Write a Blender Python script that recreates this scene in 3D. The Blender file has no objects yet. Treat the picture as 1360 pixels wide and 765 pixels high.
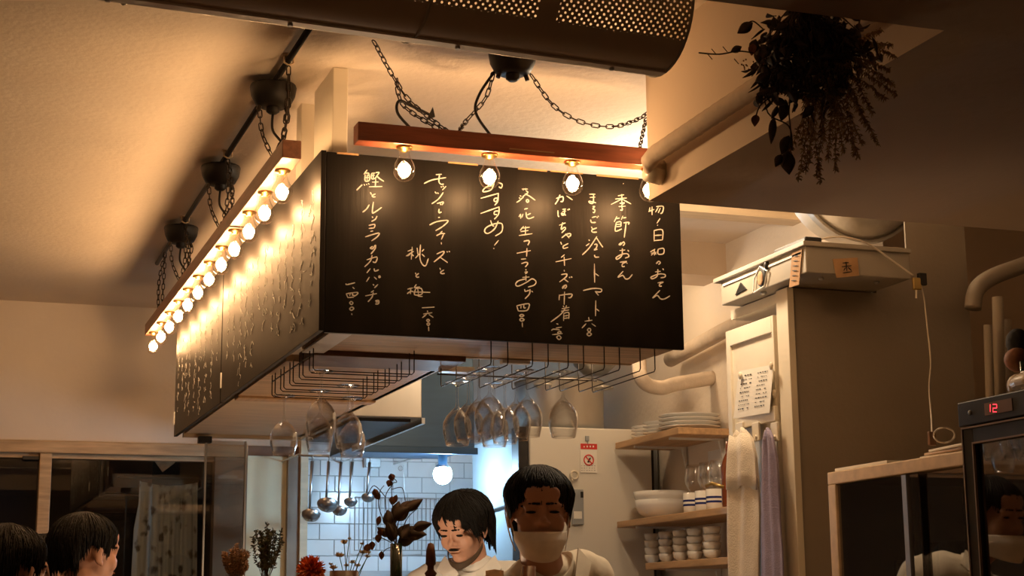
import bpy, bmesh, math, random
from mathutils import Vector, Matrix, Euler, noise
random.seed(7)
sc = bpy.context.scene
C = sc.collection
PI = math.pi
# ------------------------------------------------------------------ camera
FPX, PITCH, YAW, ROLL = 2161.0, math.radians(11.273), math.radians(19.508), math.radians(-0.525)
EYE = Vector((0, 0, 1.25))
_f = Vector((math.sin(YAW)*math.cos(PITCH), math.cos(YAW)*math.cos(PITCH), math.sin(PITCH)))
_r0 = Vector((math.cos(YAW), -math.sin(YAW), 0)); _u0 = _r0.cross(_f)
RGT = _r0*math.cos(ROLL) + _u0*math.sin(ROLL); UPV = -_r0*math.sin(ROLL) + _u0*math.cos(ROLL)
cam = bpy.data.objects.new('camera', bpy.data.cameras.new('camera')); C.objects.link(cam)
cam.data.sensor_width = 36; cam.data.lens = 36*FPX/1360; cam.data.clip_start = .05
m3 = Matrix((RGT, UPV, -_f)).transposed()
cam.matrix_world = Matrix.Translation(EYE) @ m3.to_4x4()
sc.camera = cam
# ------------------------------------------------------------------ world, exposure, room lamps, added fill
w = bpy.data.worlds.new('night'); sc.world = w; w.use_nodes = True
w.node_tree.nodes['Background'].inputs[0].default_value = (.55, .45, .4, 1)
w.node_tree.nodes['Background'].inputs[1].default_value = .012
sc.view_settings.view_transform = 'Standard'; sc.view_settings.look = 'None'
sc.view_settings.exposure = 0.0; sc.view_settings.gamma = 1; sc.view_settings.use_curve_mapping = False
sc.cycles.use_denoising = True
sc.cycles.max_bounces = 10; sc.cycles.transparent_max_bounces = 24
sc.cycles.sample_clamp_indirect = 6
WARM = (1.0, .56, .22); BULB_L = 300.0
def lamp(name, kind, loc, power, col, size=.1, rot=None):
    d = bpy.data.lights.new(name, kind); d.energy = power; d.color = col
    if kind == 'AREA': d.size = size
    else: d.shadow_soft_size = size
    o = bpy.data.objects.new(name, d); o.location = loc; C.objects.link(o)
    if rot: o.rotation_euler = rot
    return o
lamp('dining_lamp', 'AREA', (-.6, 1.3, 2.55), 4.8, (1, .76, .52), .5)
lamp('kitchen_downlight', 'POINT', (2.12, 4.42, 2.45), 19, (1, .76, .50), .05)
lamp('kitchen_downlight', 'POINT', (2.45, 5.75, 2.45), 5, (1, .74, .46), .05)
lamp('underside_bounce_fill', 'POINT', (1.30, 4.95, 1.16), 7.0, (1, .72, .46), .08)  # unseen fill added under the cabinet, in place of bounce off the counters

def at(px, py, ax, v):
    d = RGT*((px-680)/FPX) - UPV*((py-382.5)/FPX) + _f
    i = 'XYZ'.index(ax)
    return EYE + d*((v-EYE[i])/d[i])
# ------------------------------------------------------------------ materials
def nt(name):
    m = bpy.data.materials.new(name); m.use_nodes = True
    return m, m.node_tree.nodes, m.node_tree.links, m.node_tree.nodes['Principled BSDF']
def P(name, col, rough=.5, metal=0, var=.12, scale=12, bump=0, bscale=60, stretch=(1,1,1), coat=0, sheen=0, spec=.5):
    m, n, l, b = nt(name)
    tc = n.new('ShaderNodeTexCoord'); mp = n.new('ShaderNodeMapping'); mp.inputs['Scale'].default_value = stretch
    l.new(tc.outputs['Object'], mp.inputs[0])
    no = n.new('ShaderNodeTexNoise'); no.inputs['Scale'].default_value = scale; no.inputs['Detail'].default_value = 4
    l.new(mp.outputs[0], no.inputs['Vector'])
    cr = n.new('ShaderNodeValToRGB')
    cr.color_ramp.elements[0].position = .3; cr.color_ramp.elements[1].position = .7
    cr.color_ramp.elements[0].color = (*[c*(1-var) for c in col], 1)
    cr.color_ramp.elements[1].color = (*[min(1, c*(1+var)) for c in col], 1)
    l.new(no.outputs['Fac'], cr.inputs[0]); l.new(cr.outputs[0], b.inputs['Base Color'])
    b.inputs['Roughness'].default_value = rough; b.inputs['Metallic'].default_value = metal
    b.inputs['Coat Weight'].default_value = coat; b.inputs['Sheen Weight'].default_value = sheen
    b.inputs['Specular IOR Level'].default_value = spec
    if bump:
        n2 = n.new('ShaderNodeTexNoise'); n2.inputs['Scale'].default_value = bscale; n2.inputs['Detail'].default_value = 5
        l.new(mp.outputs[0], n2.inputs['Vector'])
        bp = n.new('ShaderNodeBump'); bp.inputs['Strength'].default_value = bump; bp.inputs['Distance'].default_value = .01
        l.new(n2.outputs['Fac'], bp.inputs['Height']); l.new(bp.outputs[0], b.inputs['Normal'])
    return m
def emit(name, col, s):
    m, n, l, b = nt(name)
    b.inputs['Base Color'].default_value = (*col, 1); b.inputs['Emission Color'].default_value = (*col, 1)
    b.inputs['Emission Strength'].default_value = s
    return m
def glass(name, tint=(1,1,1), face=.04, edge=.75, power=2.5, rough=.02):
    m = bpy.data.materials.new(name); m.use_nodes = True; n, l = m.node_tree.nodes, m.node_tree.links
    n.remove(n['Principled BSDF']); out = n['Material Output']
    t = n.new('ShaderNodeBsdfTransparent'); t.inputs[0].default_value = (*tint, 1)
    g = n.new('ShaderNodeBsdfGlossy'); g.inputs['Roughness'].default_value = rough; g.inputs[0].default_value = (.95,.95,.95,1)
    lw = n.new('ShaderNodeLayerWeight'); lw.inputs[0].default_value = .5
    pw = n.new('ShaderNodeMath'); pw.operation = 'POWER'; pw.inputs[1].default_value = power
    l.new(lw.outputs['Facing'], pw.inputs[0])
    mr = n.new('ShaderNodeMapRange'); mr.inputs['To Min'].default_value = face; mr.inputs['To Max'].default_value = edge
    l.new(pw.outputs[0], mr.inputs['Value'])
    mx = n.new('ShaderNodeMixShader'); l.new(mr.outputs[0], mx.inputs[0]); l.new(t.outputs[0], mx.inputs[1]); l.new(g.outputs[0], mx.inputs[2])
    l.new(mx.outputs[0], out.inputs[0])
    return m
K = {
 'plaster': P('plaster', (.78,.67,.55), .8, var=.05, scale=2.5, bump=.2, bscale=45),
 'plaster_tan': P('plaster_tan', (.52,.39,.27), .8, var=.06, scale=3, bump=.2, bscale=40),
 'soffit': P('soffit_paint', (.62,.50,.38), .8, var=.07, scale=1.5, bump=.15, bscale=30),
 'white_paint': P('white_paint', (.80,.72,.58), .5, var=.04, scale=6),
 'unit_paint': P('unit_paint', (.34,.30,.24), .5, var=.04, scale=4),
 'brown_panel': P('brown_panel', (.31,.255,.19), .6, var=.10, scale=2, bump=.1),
 'beam_red': P('beam_red', (.28,.075,.035), .35, var=.35, scale=10, stretch=(.6,6,6), bump=.08),
 'beam_brown': P('beam_brown', (.27,.12,.07), .4, var=.3, scale=10, stretch=(6,.6,6), bump=.08),
 'wood': P('pine_wood', (.52,.35,.20), .5, var=.25, scale=6, stretch=(1,9,9), bump=.06),
 'wood_y': P('pine_wood_lengthwise', (.52,.32,.16), .5, var=.2, scale=6, stretch=(9,1,9), bump=.06),
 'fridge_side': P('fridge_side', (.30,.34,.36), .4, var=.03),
 'blue_lit_hood_steel': P('blue_lit_hood_steel', (.03,.075,.14), .36, metal=.3, var=.1, scale=5, stretch=(1,1,8)),  # blue reflection of the hood lamp is put into this base colour
 'wood_dark': P('wood_dark', (.17,.085,.045), .5, var=.25, scale=8),
 'wood_pale': P('wood_pale', (.66,.50,.32), .5, var=.12, scale=6, stretch=(1,5,5)),
 'black': P('black_metal', (.018,.015,.013), .5, metal=.2, var=.3, scale=20),
 'iron': P('iron', (.05,.035,.025), .45, metal=.7, var=.3, scale=60),
 'steel': P('steel', (.60,.60,.60), .28, metal=1, var=.08, scale=8, stretch=(1,1,12)),
 'steel_dull': P('steel_dull', (.50,.49,.47), .42, metal=1, var=.1, scale=10),
 'alu': P('aluminium', (.62,.57,.50), .38, metal=.85, var=.08, scale=6),
 'foil': P('foil', (.62,.56,.48), .45, metal=.7, var=.1, scale=14, bump=.35, bscale=14),
 'white_metal': P('white_metal', (.82,.80,.76), .4, var=.04),
 'enamel': P('enamel', (.72,.67,.58), .45, var=.03, scale=2),
 'china': P('china', (.84,.81,.75), .18, var=.03, coat=.4),
 'navy': P('navy_glaze', (.02,.03,.16), .25, var=.1),
 'tile': P('tile_glaze', (.80,.84,.86), .2, var=.03, scale=4),
 'grout': P('grout', (.52,.53,.54), .8, var=.1),
 'chalk': P('chalk', (.58,.56,.52), .95, var=.12, scale=120),
 'paper': P('paper', (.84,.79,.70), .8, var=.03),
 'kraft': P('kraft_paper', (.45,.26,.12), .8, var=.12, scale=30),
 'red': P('red_ink', (.62,.03,.02), .6), 'ink': P('black_ink', (.02,.02,.02), .7),
 'cream_cloth': P('cream_towel', (.76,.66,.52), .95, var=.06, scale=30, bump=.3, bscale=200),
 'lilac_cloth': P('lilac_towel', (.34,.29,.40), .95, var=.10, scale=30, bump=.3, bscale=200),
 'skin': P('skin', (.50,.27,.18), .5, var=.06, scale=9), 'skin2': P('skin_light', (.68,.38,.27), .5, var=.06, scale=9),
 'hair': P('hair', (.008,.007,.006), .62, var=.4, scale=40, stretch=(6,6,1), spec=.2, bump=.3, bscale=60),
 'shirt': P('shirt_cream', (.80,.74,.62), .9, var=.05, scale=12, bump=.3, bscale=14),
 'tee': P('white_tee', (.82,.82,.80), .9, var=.04, bump=.3, bscale=14),
 'mask': P('mask_cloth', (.85,.78,.68), .9, var=.05, scale=40),
 'dark_cloth': P('dark_cloth', (.03,.028,.03), .9, var=.2, bump=.2),
 'dark_leaf': P('dark_leaf', (.085,.055,.035), .6, var=.4, scale=25), 'dry_leaf': P('dry_leaf', (.26,.10,.045), .7, var=.35, scale=25),
 'dry_grass': P('dry_grass', (.34,.22,.10), .8, var=.3, scale=40), 'green_grey': P('grey_green_leaf', (.13,.13,.08), .8, var=.3, scale=30),
 'dried_tan': P('dried_tan', (.42,.25,.13), .8, var=.3, scale=30), 'stem': P('stem', (.08,.05,.03), .7),
 'petal_cream': P('petal_cream', (.72,.60,.38), .8, var=.15, scale=30), 'petal_orange': P('petal_orange', (.85,.20,.05), .6, var=.25, scale=30),
 'green': P('green_stem', (.07,.16,.05), .6), 'vase': P('dark_glass_vase', (.01,.025,.012), .12, var=.3, coat=.6),
 'walnut': P('walnut', (.13,.05,.02), .35, var=.3), 'brass': P('brass', (.6,.42,.15), .3, metal=1),
 'plastic_cream': P('plastic_cream', (.70,.62,.48), .4), 'wrap': P('wrapping', (.55,.44,.32), .35, var=.08, bump=.3, bscale=12),
 'cord': P('white_cord', (.62,.54,.44), .6), 'grey': P('grey_plastic', (.32,.33,.33), .5),
 'insul': P('pipe_insulation', (.62,.50,.38), .85, var=.08, scale=20, bump=.3, bscale=50),
 'curtain': None, 'amber': P('amber_glass', (.20,.05,.015), .12, coat=.6), 'night': P('night_street', (.012,.012,.014), .9),
 'floor': P('floor_boards', (.12,.07,.04), .5, var=.2, scale=5, stretch=(1,8,1)),
 'door_yellow': P('pale_door', (.78,.72,.50), .35, var=.04), 'bronze': P('bronze_frame', (.24,.17,.11), .45, var=.1),
 'g_clear': glass('clear_bulb_glass', (1,.98,.95), .02, .9, 3.2, .08),
 'g_wine': glass('wine_glass', (.955,.955,.955), .035, 1.0, 1.9, .04),
 'g_pane': glass('window_glass', (.92,.92,.92), .08, .8, 3),
 'g_case': glass('showcase_glass', (.50,.47,.45), .34, .8, 3),
 'g_part': glass('partition_glass', (.75,.74,.72), .08, .6, 3),
 'filament': emit('lit_filament', (1.0,.585,.27), BULB_L),
 'led': emit('lit_hood_lamp', (.46,.74,1.0), 340),
 'led_red': emit('red_digits', (1.0,.03,.05), 5),
}
def chalkboard():
    m, n, l, b = nt('chalkboard')
    tc = n.new('ShaderNodeTexCoord'); no = n.new('ShaderNodeTexNoise'); no.inputs['Scale'].default_value = 3; no.inputs['Detail'].default_value = 6
    mp = n.new('ShaderNodeMapping'); mp.inputs['Scale'].default_value = (3,3,.8); l.new(tc.outputs['Object'], mp.inputs[0]); l.new(mp.outputs[0], no.inputs['Vector'])
    cr = n.new('ShaderNodeValToRGB'); cr.color_ramp.elements[0].position = .35; cr.color_ramp.elements[1].position = .75
    cr.color_ramp.elements[0].color = (.004,.0035,.003,1); cr.color_ramp.elements[1].color = (.013,.010,.008,1)
    l.new(no.outputs['Fac'], cr.inputs[0]); n.remove(b)
    n2 = n.new('ShaderNodeTexNoise'); n2.inputs['Scale'].default_value = 30; mp2 = n.new('ShaderNodeMapping'); mp2.inputs['Scale'].default_value = (4,4,.25)
    l.new(tc.outputs['Object'], mp2.inputs[0]); l.new(mp2.outputs[0], n2.inputs['Vector'])
    bp = n.new('ShaderNodeBump'); bp.inputs['Strength'].default_value = .12; bp.inputs['Distance'].default_value = .004
    l.new(n2.outputs['Fac'], bp.inputs['Height'])
    df = n.new('ShaderNodeBsdfDiffuse'); l.new(cr.outputs[0], df.inputs[0])
    gl = n.new('ShaderNodeBsdfGlossy'); gl.inputs[0].default_value = (.9,.85,.8,1); l.new(bp.outputs[0], gl.inputs['Normal'])
    mr = n.new('ShaderNodeMapRange'); mr.inputs['To Min'].default_value = .39; mr.inputs['To Max'].default_value = .50
    l.new(no.outputs['Fac'], mr.inputs['Value']); l.new(mr.outputs[0], gl.inputs['Roughness'])
    lw = n.new('ShaderNodeLayerWeight'); lw.inputs[0].default_value = .5
    pw = n.new('ShaderNodeMath'); pw.operation = 'POWER'; pw.inputs[1].default_value = 3.0; l.new(lw.outputs['Facing'], pw.inputs[0])
    mq = n.new('ShaderNodeMapRange'); mq.inputs['To Min'].default_value = .019; mq.inputs['To Max'].default_value = .24; l.new(pw.outputs[0], mq.inputs['Value'])
    mx = n.new('ShaderNodeMixShader'); l.new(mq.outputs[0], mx.inputs[0]); l.new(df.outputs[0], mx.inputs[1]); l.new(gl.outputs[0], mx.inputs[2])
    l.new(mx.outputs[0], n['Material Output'].inputs[0])
    return m
K['board'] = chalkboard()
def perforated():
    m, n, l, b = nt('perforated_duct')
    tc = n.new('ShaderNodeTexCoord'); sp = n.new('ShaderNodeSeparateXYZ'); l.new(tc.outputs['Object'], sp.inputs[0])
    an = n.new('ShaderNodeMath'); an.operation = 'ARCTAN2'; l.new(sp.outputs['Z'], an.inputs[0]); l.new(sp.outputs['Y'], an.inputs[1])
    def mt(op, a, bb):
        q = n.new('ShaderNodeMath'); q.operation = op
        for i, v in enumerate((a, bb)):
            if hasattr(v, 'links'): l.new(v, q.inputs[i])
            else: q.inputs[i].default_value = v
        return q.outputs[0]
    u = mt('MULTIPLY', sp.outputs['X'], 95.0); v = mt('MULTIPLY', an.outputs[0], 125*.095)
    cb = n.new('ShaderNodeCombineXYZ'); l.new(mt('ADD', u, v), cb.inputs[0]); l.new(mt('SUBTRACT', v, u), cb.inputs[1])
    vo = n.new('ShaderNodeTexVoronoi'); vo.voronoi_dimensions = '2D'; vo.inputs['Scale'].default_value = .72; vo.inputs['Randomness'].default_value = 0
    l.new(cb.outputs[0], vo.inputs['Vector'])
    dot = mt('LESS_THAN', vo.outputs['Distance'], .235)
    # plain bands: every .62 m along the duct and the lower flank
    fr = mt('FRACT', mt('DIVIDE', mt('ADD', sp.outputs['X'], 10.49), .535), 0)
    band = mt('GREATER_THAN', fr, .075)
    low = mt('GREATER_THAN', sp.outputs['Z'], -.092)
    k = mt('MULTIPLY', mt('MULTIPLY', dot, band), low)
    b.inputs['Base Color'].default_value = (.50,.41,.31,1); b.inputs['Metallic'].default_value = .1; b.inputs['Roughness'].default_value = .42
    tr = n.new('ShaderNodeBsdfTransparent'); mx = n.new('ShaderNodeMixShader')     # punched holes: one sees through them
    l.new(k, mx.inputs[0]); l.new(b.outputs[0], mx.inputs[1]); l.new(tr.outputs[0], mx.inputs[2]); l.new(mx.outputs[0], n['Material Output'].inputs[0])
    return m
K['duct'] = perforated()
def curtain_mat():
    m, n, l, b = nt('floral_curtain')
    tc = n.new('ShaderNodeTexCoord'); vo = n.new('ShaderNodeTexVoronoi'); vo.inputs['Scale'].default_value = 16
    l.new(tc.outputs['Object'], vo.inputs['Vector'])
    no = n.new('ShaderNodeTexNoise'); no.inputs['Scale'].default_value = 22; l.new(tc.outputs['Object'], no.inputs['Vector'])
    ad = n.new('ShaderNodeMath'); ad.operation = 'ADD'; l.new(vo.outputs['Distance'], ad.inputs[0]); l.new(no.outputs['Fac'], ad.inputs[1])
    cr = n.new('ShaderNodeValToRGB'); cr.color_ramp.elements[0].position = .68; cr.color_ramp.elements[1].position = .92
    cr.color_ramp.elements[0].color = (.10,.09,.07,1); cr.color_ramp.elements[1].color = (.46,.50,.48,1)
    l.new(ad.outputs[0], cr.inputs[0]); l.new(cr.outputs[0], b.inputs['Base Color']); b.inputs['Roughness'].default_value = .9
    return m
K['curtain'] = curtain_mat()
# ------------------------------------------------------------------ mesh builder (world coordinates unless parent sits at 0)
def tag(o, label=None, cat=None, group=None, kind=None):
    if label: o['label'] = label
    if cat: o['category'] = cat
    if group: o['group'] = group
    if kind: o['kind'] = kind
    return o
def rootloc(o):
    v = Vector((0,0,0))
    while o is not None: v += o.location; o = o.parent
    return v
def thing(name, label, cat, loc=(0,0,0), group=None, rz=0):
    o = bpy.data.objects.new(name, None); C.objects.link(o); o.location = loc; o.empty_display_size = .05
    o.rotation_euler = (0,0,rz)
    return tag(o, label, cat, group)
class M:
    def __init__(s): s.v = []; s.f = []
    def add(s, vs, fs):
        k = len(s.v); s.v += [Vector(p) for p in vs]; s.f += [tuple(i+k for i in f) for f in fs]; return s
    def box(s, a, b):
        (x0,y0,z0),(x1,y1,z1) = a, b
        x0,x1 = sorted((x0,x1)); y0,y1 = sorted((y0,y1)); z0,z1 = sorted((z0,z1))
        return s.add([(x0,y0,z0),(x1,y0,z0),(x1,y1,z0),(x0,y1,z0),(x0,y0,z1),(x1,y0,z1),(x1,y1,z1),(x0,y1,z1)],
                     [(0,3,2,1),(4,5,6,7),(0,1,5,4),(1,2,6,5),(2,3,7,6),(3,0,4,7)])
    def hexa(s, p): return s.add(p, [(0,3,2,1),(4,5,6,7),(0,1,5,4),(1,2,6,5),(2,3,7,6),(3,0,4,7)])
    def slab(s, pts, d):   # polygon pts extruded by vector d
        n = len(pts); pts = [Vector(p) for p in pts]; d = Vector(d)
        return s.add(pts + [p+d for p in pts], [tuple(range(n)), tuple(range(2*n-1, n-1, -1))] + [(i, n+i, n+(i+1)%n, (i+1)%n) for i in range(n)])
    def tube(s, path, r, n=8, cap=True, closed=False):
        path = [Vector(p) for p in path]; m_ = len(path)
        rs = r if isinstance(r, (list, tuple)) else [r]*m_
        k = len(s.v); prev = None
        for i, p in enumerate(path):
            if closed: t = path[(i+1) % m_] - path[i-1]
            else: t = path[min(i+1, m_-1)] - path[max(i-1, 0)]
            t = t.normalized() if t.length > 1e-9 else Vector((0,0,1))
            if prev is None: a = t.orthogonal().normalized()
            else:
                a = prev - t*prev.dot(t); a = a.normalized() if a.length > 1e-6 else t.orthogonal().normalized()
            prev = a; b = t.cross(a)
            for j in range(n):
                q = 2*PI*j/n; s.v.append(p + (a*math.cos(q)+b*math.sin(q))*rs[i])
        for i in range(m_ if closed else m_-1):
            i2 = (i+1) % m_
            for j in range(n): s.f.append((k+i*n+j, k+i*n+(j+1)%n, k+i2*n+(j+1)%n, k+i2*n+j))
        if cap and not closed:
            s.f.append(tuple(k+j for j in range(n-1,-1,-1))); s.f.append(tuple(k+(m_-1)*n+j for j in range(n)))
        return s
    def lathe(s, prof, c=(0,0,0), n=24, ax='Z'):
        k = len(s.v); c = Vector(c)
        for r, z in prof:
            for j in range(n):
                q = 2*PI*j/n; a, b = r*math.cos(q), r*math.sin(q)
                s.v.append(c + Vector((a,b,z) if ax == 'Z' else ((z,a,b) if ax == 'X' else (b,z,a))))
        for i in range(len(prof)-1):
            for j in range(n): s.f.append((k+i*n+j, k+i*n+(j+1)%n, k+(i+1)*n+(j+1)%n, k+(i+1)*n+j))
        return s
    def ell(s, c, r, n=14, m=9, rot=None):
        c = Vector(c); r = (r,r,r) if not isinstance(r,(tuple,list)) else r; k = len(s.v)
        def tp(p): 
            p = Vector(p)
            if rot is not None: p = rot @ p
            return p + c
        s.v.append(tp((0,0,r[2])))
        for i in range(1, m):
            t = PI*i/m
            for j in range(n):
                q = 2*PI*j/n; s.v.append(tp((r[0]*math.sin(t)*math.cos(q), r[1]*math.sin(t)*math.sin(q), r[2]*math.cos(t))))
        s.v.append(tp((0,0,-r[2]))); e = len(s.v)-1
        for j in range(n): s.f.append((k, k+1+j, k+1+(j+1)%n)); s.f.append((e, e-n+(j+1)%n, e-n+j))
        for i in range(m-2):
            for j in range(n): s.f.append((k+1+i*n+j, k+1+(i+1)*n+j, k+1+(i+1)*n+(j+1)%n, k+1+i*n+(j+1)%n))
        return s
    def leaf(s, base, d, L, W, curl=.2, up=None):
        d = Vector(d).normalized(); up = Vector(up or (random.gauss(0,1), random.gauss(0,1), random.gauss(0,1)))
        x = d.cross(up).normalized(); z = x.cross(d); base = Vector(base); k = len(s.v); N = 6
        for i in range(N+1):
            t = i/N; wd = W*math.sin(PI*(t**.8))*.5 + .0004; c = base + d*L*t + z*(curl*L*t*t)
            s.v += [c - x*wd + z*wd*.35, c, c + x*wd + z*wd*.35, c - z*.0008]
        for i in range(N):
            a = k+4*i; b = a+4
            s.f += [(a,a+1,b+1,b),(a+1,a+2,b+2,b+1),(a+2,a+3,b+3,b+2),(a+3,a,b,b+3)]
        return s
    def build(s, name, mat, parent=None, loc=None, smooth=False, bev=0, label=None, solid=0):
        if parent is not None: off = rootloc(parent)
        elif loc is not None: off = Vector(loc)
        else:
            xs = [p.x for p in s.v]; ys = [p.y for p in s.v]; zs = [p.z for p in s.v]
            off = Vector(((min(xs)+max(xs))/2, (min(ys)+max(ys))/2, min(zs)))
        me = bpy.data.meshes.new(name); me.from_pydata([p-off for p in s.v], [], s.f); me.validate()
        bm = bmesh.new(); bm.from_mesh(me); bmesh.ops.recalc_face_normals(bm, faces=bm.faces); bm.to_mesh(me); bm.free()
        if smooth: me.polygons.foreach_set('use_smooth', [True]*len(me.polygons))
        me.materials.append(K[mat] if isinstance(mat, str) else mat)
        o = bpy.data.objects.new(name, me); C.objects.link(o)
        if parent is not None: o.parent = parent
        else: o.location = off
        if bev:
            b = o.modifiers.new('bevel', 'BEVEL'); b.width = bev; b.segments = 2; b.limit_method = 'ANGLE'
        if solid:
            b = o.modifiers.new('solid', 'SOLIDIFY'); b.thickness = solid; b.offset = 0
        if label: o['label'] = label
        return o
def st(name, m, mat, **k):
    o = m.build(name, mat, **k); o['kind'] = 'structure'; return o
def copy_tree(o, parent=None):
    c = o.copy(); C.objects.link(c); c.parent = parent
    for ch in list(o.children): copy_tree(ch, c)
    return c
def smooth_path(pts, n=6):
    pts = [Vector(p) for p in pts]
    if len(pts) < 3: return pts
    out = []
    for i in range(len(pts)-1):
        p0, p1, p2, p3 = pts[max(i-1,0)], pts[i], pts[i+1], pts[min(i+2, len(pts)-1)]
        for k in range(n):
            t = k/n
            out.append(.5*((2*p1) + (p2-p0)*t + (2*p0-5*p1+4*p2-p3)*t*t + (3*p1-p0-3*p2+p3)*t**3))
    out.append(pts[-1]); return out
# ================================================================== the room
H = 2.65; YB = 7.55
st('floor', M().box((-2.6,-1.6,-.05),(4.1,8.4,0)), 'floor')
st('ceiling', M().box((-2.6,-1.6,H),(4.1,YB+.12,H+.08)), 'plaster')
st('wall_left', M().box((-2.7,-1.6,0),(-2.6,YB,H)), 'plaster')
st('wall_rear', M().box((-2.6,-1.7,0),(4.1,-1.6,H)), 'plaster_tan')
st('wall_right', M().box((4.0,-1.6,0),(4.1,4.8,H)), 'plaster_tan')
# back wall: above the windows, sill below, pale door side
HZ = 1.995
st('wall_back', M().box((-2.6,YB,2.02),(1.62,YB+.1,H)).box((-2.6,YB,0),(1.28,YB+.1,1.0)), 'plaster')
st('trim_1', M().box((-2.6,YB-.03,1.965),(1.36,YB+.06,2.02)), 'wood', bev=.004)          # window header
st('trim_2', M().box((-2.6,YB-.04,.98),(1.3,YB+.06,1.02)), 'wood', bev=.004)             # sill
w1 = st('window_1', M().box((-1.2,YB+.045,1.02),(.432,YB+.051,1.965)), 'g_pane')
w2 = st('window_2', M().box((.485,YB+.045,1.02),(1.21,YB+.051,1.965)), 'g_pane')
st('trim_3', M().box((.432,YB-.02,1.02),(.485,YB+.055,1.966)), 'wood', bev=.004)         # mullion
M().box((.36,YB+.0,1.935),(.432,YB+.03,1.952)).build('window_catch', 'black', w1, bev=.002)
for wdw, xa, xb in ((w1,-1.2,.432),(w2,.485,1.21)):
    M().box((xa,YB+.01,1.945),(xb,YB+.04,1.965)).build('window_frame', 'wood', wdw)
st('trim_4', M().box((1.21,YB-.02,1.0),(1.36,YB+.06,1.966)), 'bronze')
# pale sliding door right of the window
d1 = st('door_1', M().box((1.36,YB-.01,.02),(1.55,YB+.02,1.975)), 'door_yellow')
M().box((1.36,YB-.02,1.975),(1.63,YB+.05,2.02)).build('door_frame', 'wood_dark', d1)
M().box((1.545,YB-.05,.02),(1.60,YB+.03,1.975)).build('door_stile', 'bronze', d1)
st('trim_5', M().box((1.60,YB-.07,0),(1.635,YB+.02,2.3)), 'wood_pale')
# tiled kitchen wall
wk = st('wall_kitchen', M().box((1.635,YB,0),(2.95,YB+.1,H)), 'grout')
tw, th = .142, .0745
tile0 = None
for r in range(11):
    z0 = 1.22 + r*th
    for c in range(8):
        x0 = 1.637 + c*tw - (tw/2 if r % 2 else 0); x1 = x0+tw-.004
        x0 = max(x0, 1.637); x1 = min(x1, 2.62)
        if x1-x0 < .02: continue
        M().box((x0, YB-.008-random.random()*.0015, z0),(x1, YB+.002, z0+th-.004)).build('tile', 'tile', wk, bev=.0015)
# right kitchen wall
st('wall_shelves', M().box((2.85,4.6,0),(2.95,YB,H)), 'plaster')
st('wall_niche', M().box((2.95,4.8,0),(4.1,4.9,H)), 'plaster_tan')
# bulkhead with the lit left face, and the beam nearer the camera
st('trim_6', M().box((1.64,2.2,2.254),(4.0,3.6,H)), 'soffit')
st('trim_7', M().box((-2.6,1.5,2.2),(4.0,2.2,H)), 'soffit')
# ceiling beams over the kitchen
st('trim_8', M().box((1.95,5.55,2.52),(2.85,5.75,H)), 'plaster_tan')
st('trim_9', M().box((1.95,4.93,2.60),(2.85,5.02,H)), 'wood_pale')
st('trim_10', M().box((2.45,5.85,2.60),(2.85,7.5,2.648)), 'white_paint', bev=.004)
for k, yy in enumerate((6.3,6.9)):
    st('trim_%d' % (11+k), M().box((2.1,yy,2.630),(2.45,yy+.03,H)), 'white_paint')
# posts over the chalkboards
st('trim_13', M().box((.917,3.97,2.385),(.958,4.19,H)), 'white_paint', bev=.003)
st('trim_14', M().box((at(400,150,'Y',4.3).x,4.30,2.385),(at(419,150,'Y',4.3).x,4.36,at(410,118,'Y',4.3).z)), 'white_paint', bev=.003)

# ================================================================== hanging cabinet with chalkboards
BX, BY, BZ0, BZ1 = .874, 3.84, 1.924, 2.381
BR = 1.840
cab = thing('hanging_cabinet', 'L-shaped wooden cabinet frame hung from the ceiling behind the chalkboards, glass racks below', 'cabinet', (1.3, 4.2, 1.93))
zU = 1.932
M().box((BX+.016,BY+.016,zU),(BR-.004,BY+.17,zU+.02)).build('plank', 'wood', cab)
M().box((BX+.016,BY+.172,zU+.002),(BR-.004,BY+.33,zU+.02)).build('plank', 'wood', cab)
M().box((BX+.05,BY+.335,zU-.012),(1.345,BY+.53,zU+.025)).build('rail', 'wood_dark', cab, bev=.003)
M().box((BX+.016,BY+.535,zU),(1.34,5.12,zU+.02)).build('plank', 'wood', cab)
M().box((BX+.016,5.12,zU-.008),(1.34,5.19,zU+.02)).build('rail', 'wood_y', cab, bev=.003)
M().box((BX+.016,5.19,zU),(1.34,6.28,zU+.02)).build('plank', 'wood_pale', cab)
M().box((BX+.012,6.28,zU-.012),(1.34,6.31,zU+.06)).build('rail', 'wood_pale', cab)
M().box((1.325,4.40,zU),(1.345,6.29,zU+.05)).build('side_panel', 'wood_pale', cab)
M().box((1.345,BY+.335,zU),(BR-.004,BY+.352,zU+.04)).build('side_panel', 'wood', cab)
M().box((BR-.02,BY+.016,zU+.02),(BR-.004,BY+.33,BZ1-.03)).build('side_panel', 'wood', cab)
M().box((.985,BY+.03,zU+.02),(1.0,BY+.33,BZ1-.01)).build('upright', 'wood_pale', cab)
# white angle irons
M().box((BX+.018,BY+.02,zU-.006),(BX+.075,BY+.34,zU-.001)).build('angle_bracket', 'white_metal', cab)
M().box((1.325,BY+.49,zU-.016),(1.42,BY+.53,zU-.001)).build('angle_bracket', 'white_metal', cab, label='white metal bracket')
M().box((1.45,BY+.335,zU-.01),(1.53,BY+.36,zU-.001)).build('angle_bracket', 'white_metal', cab)

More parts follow.
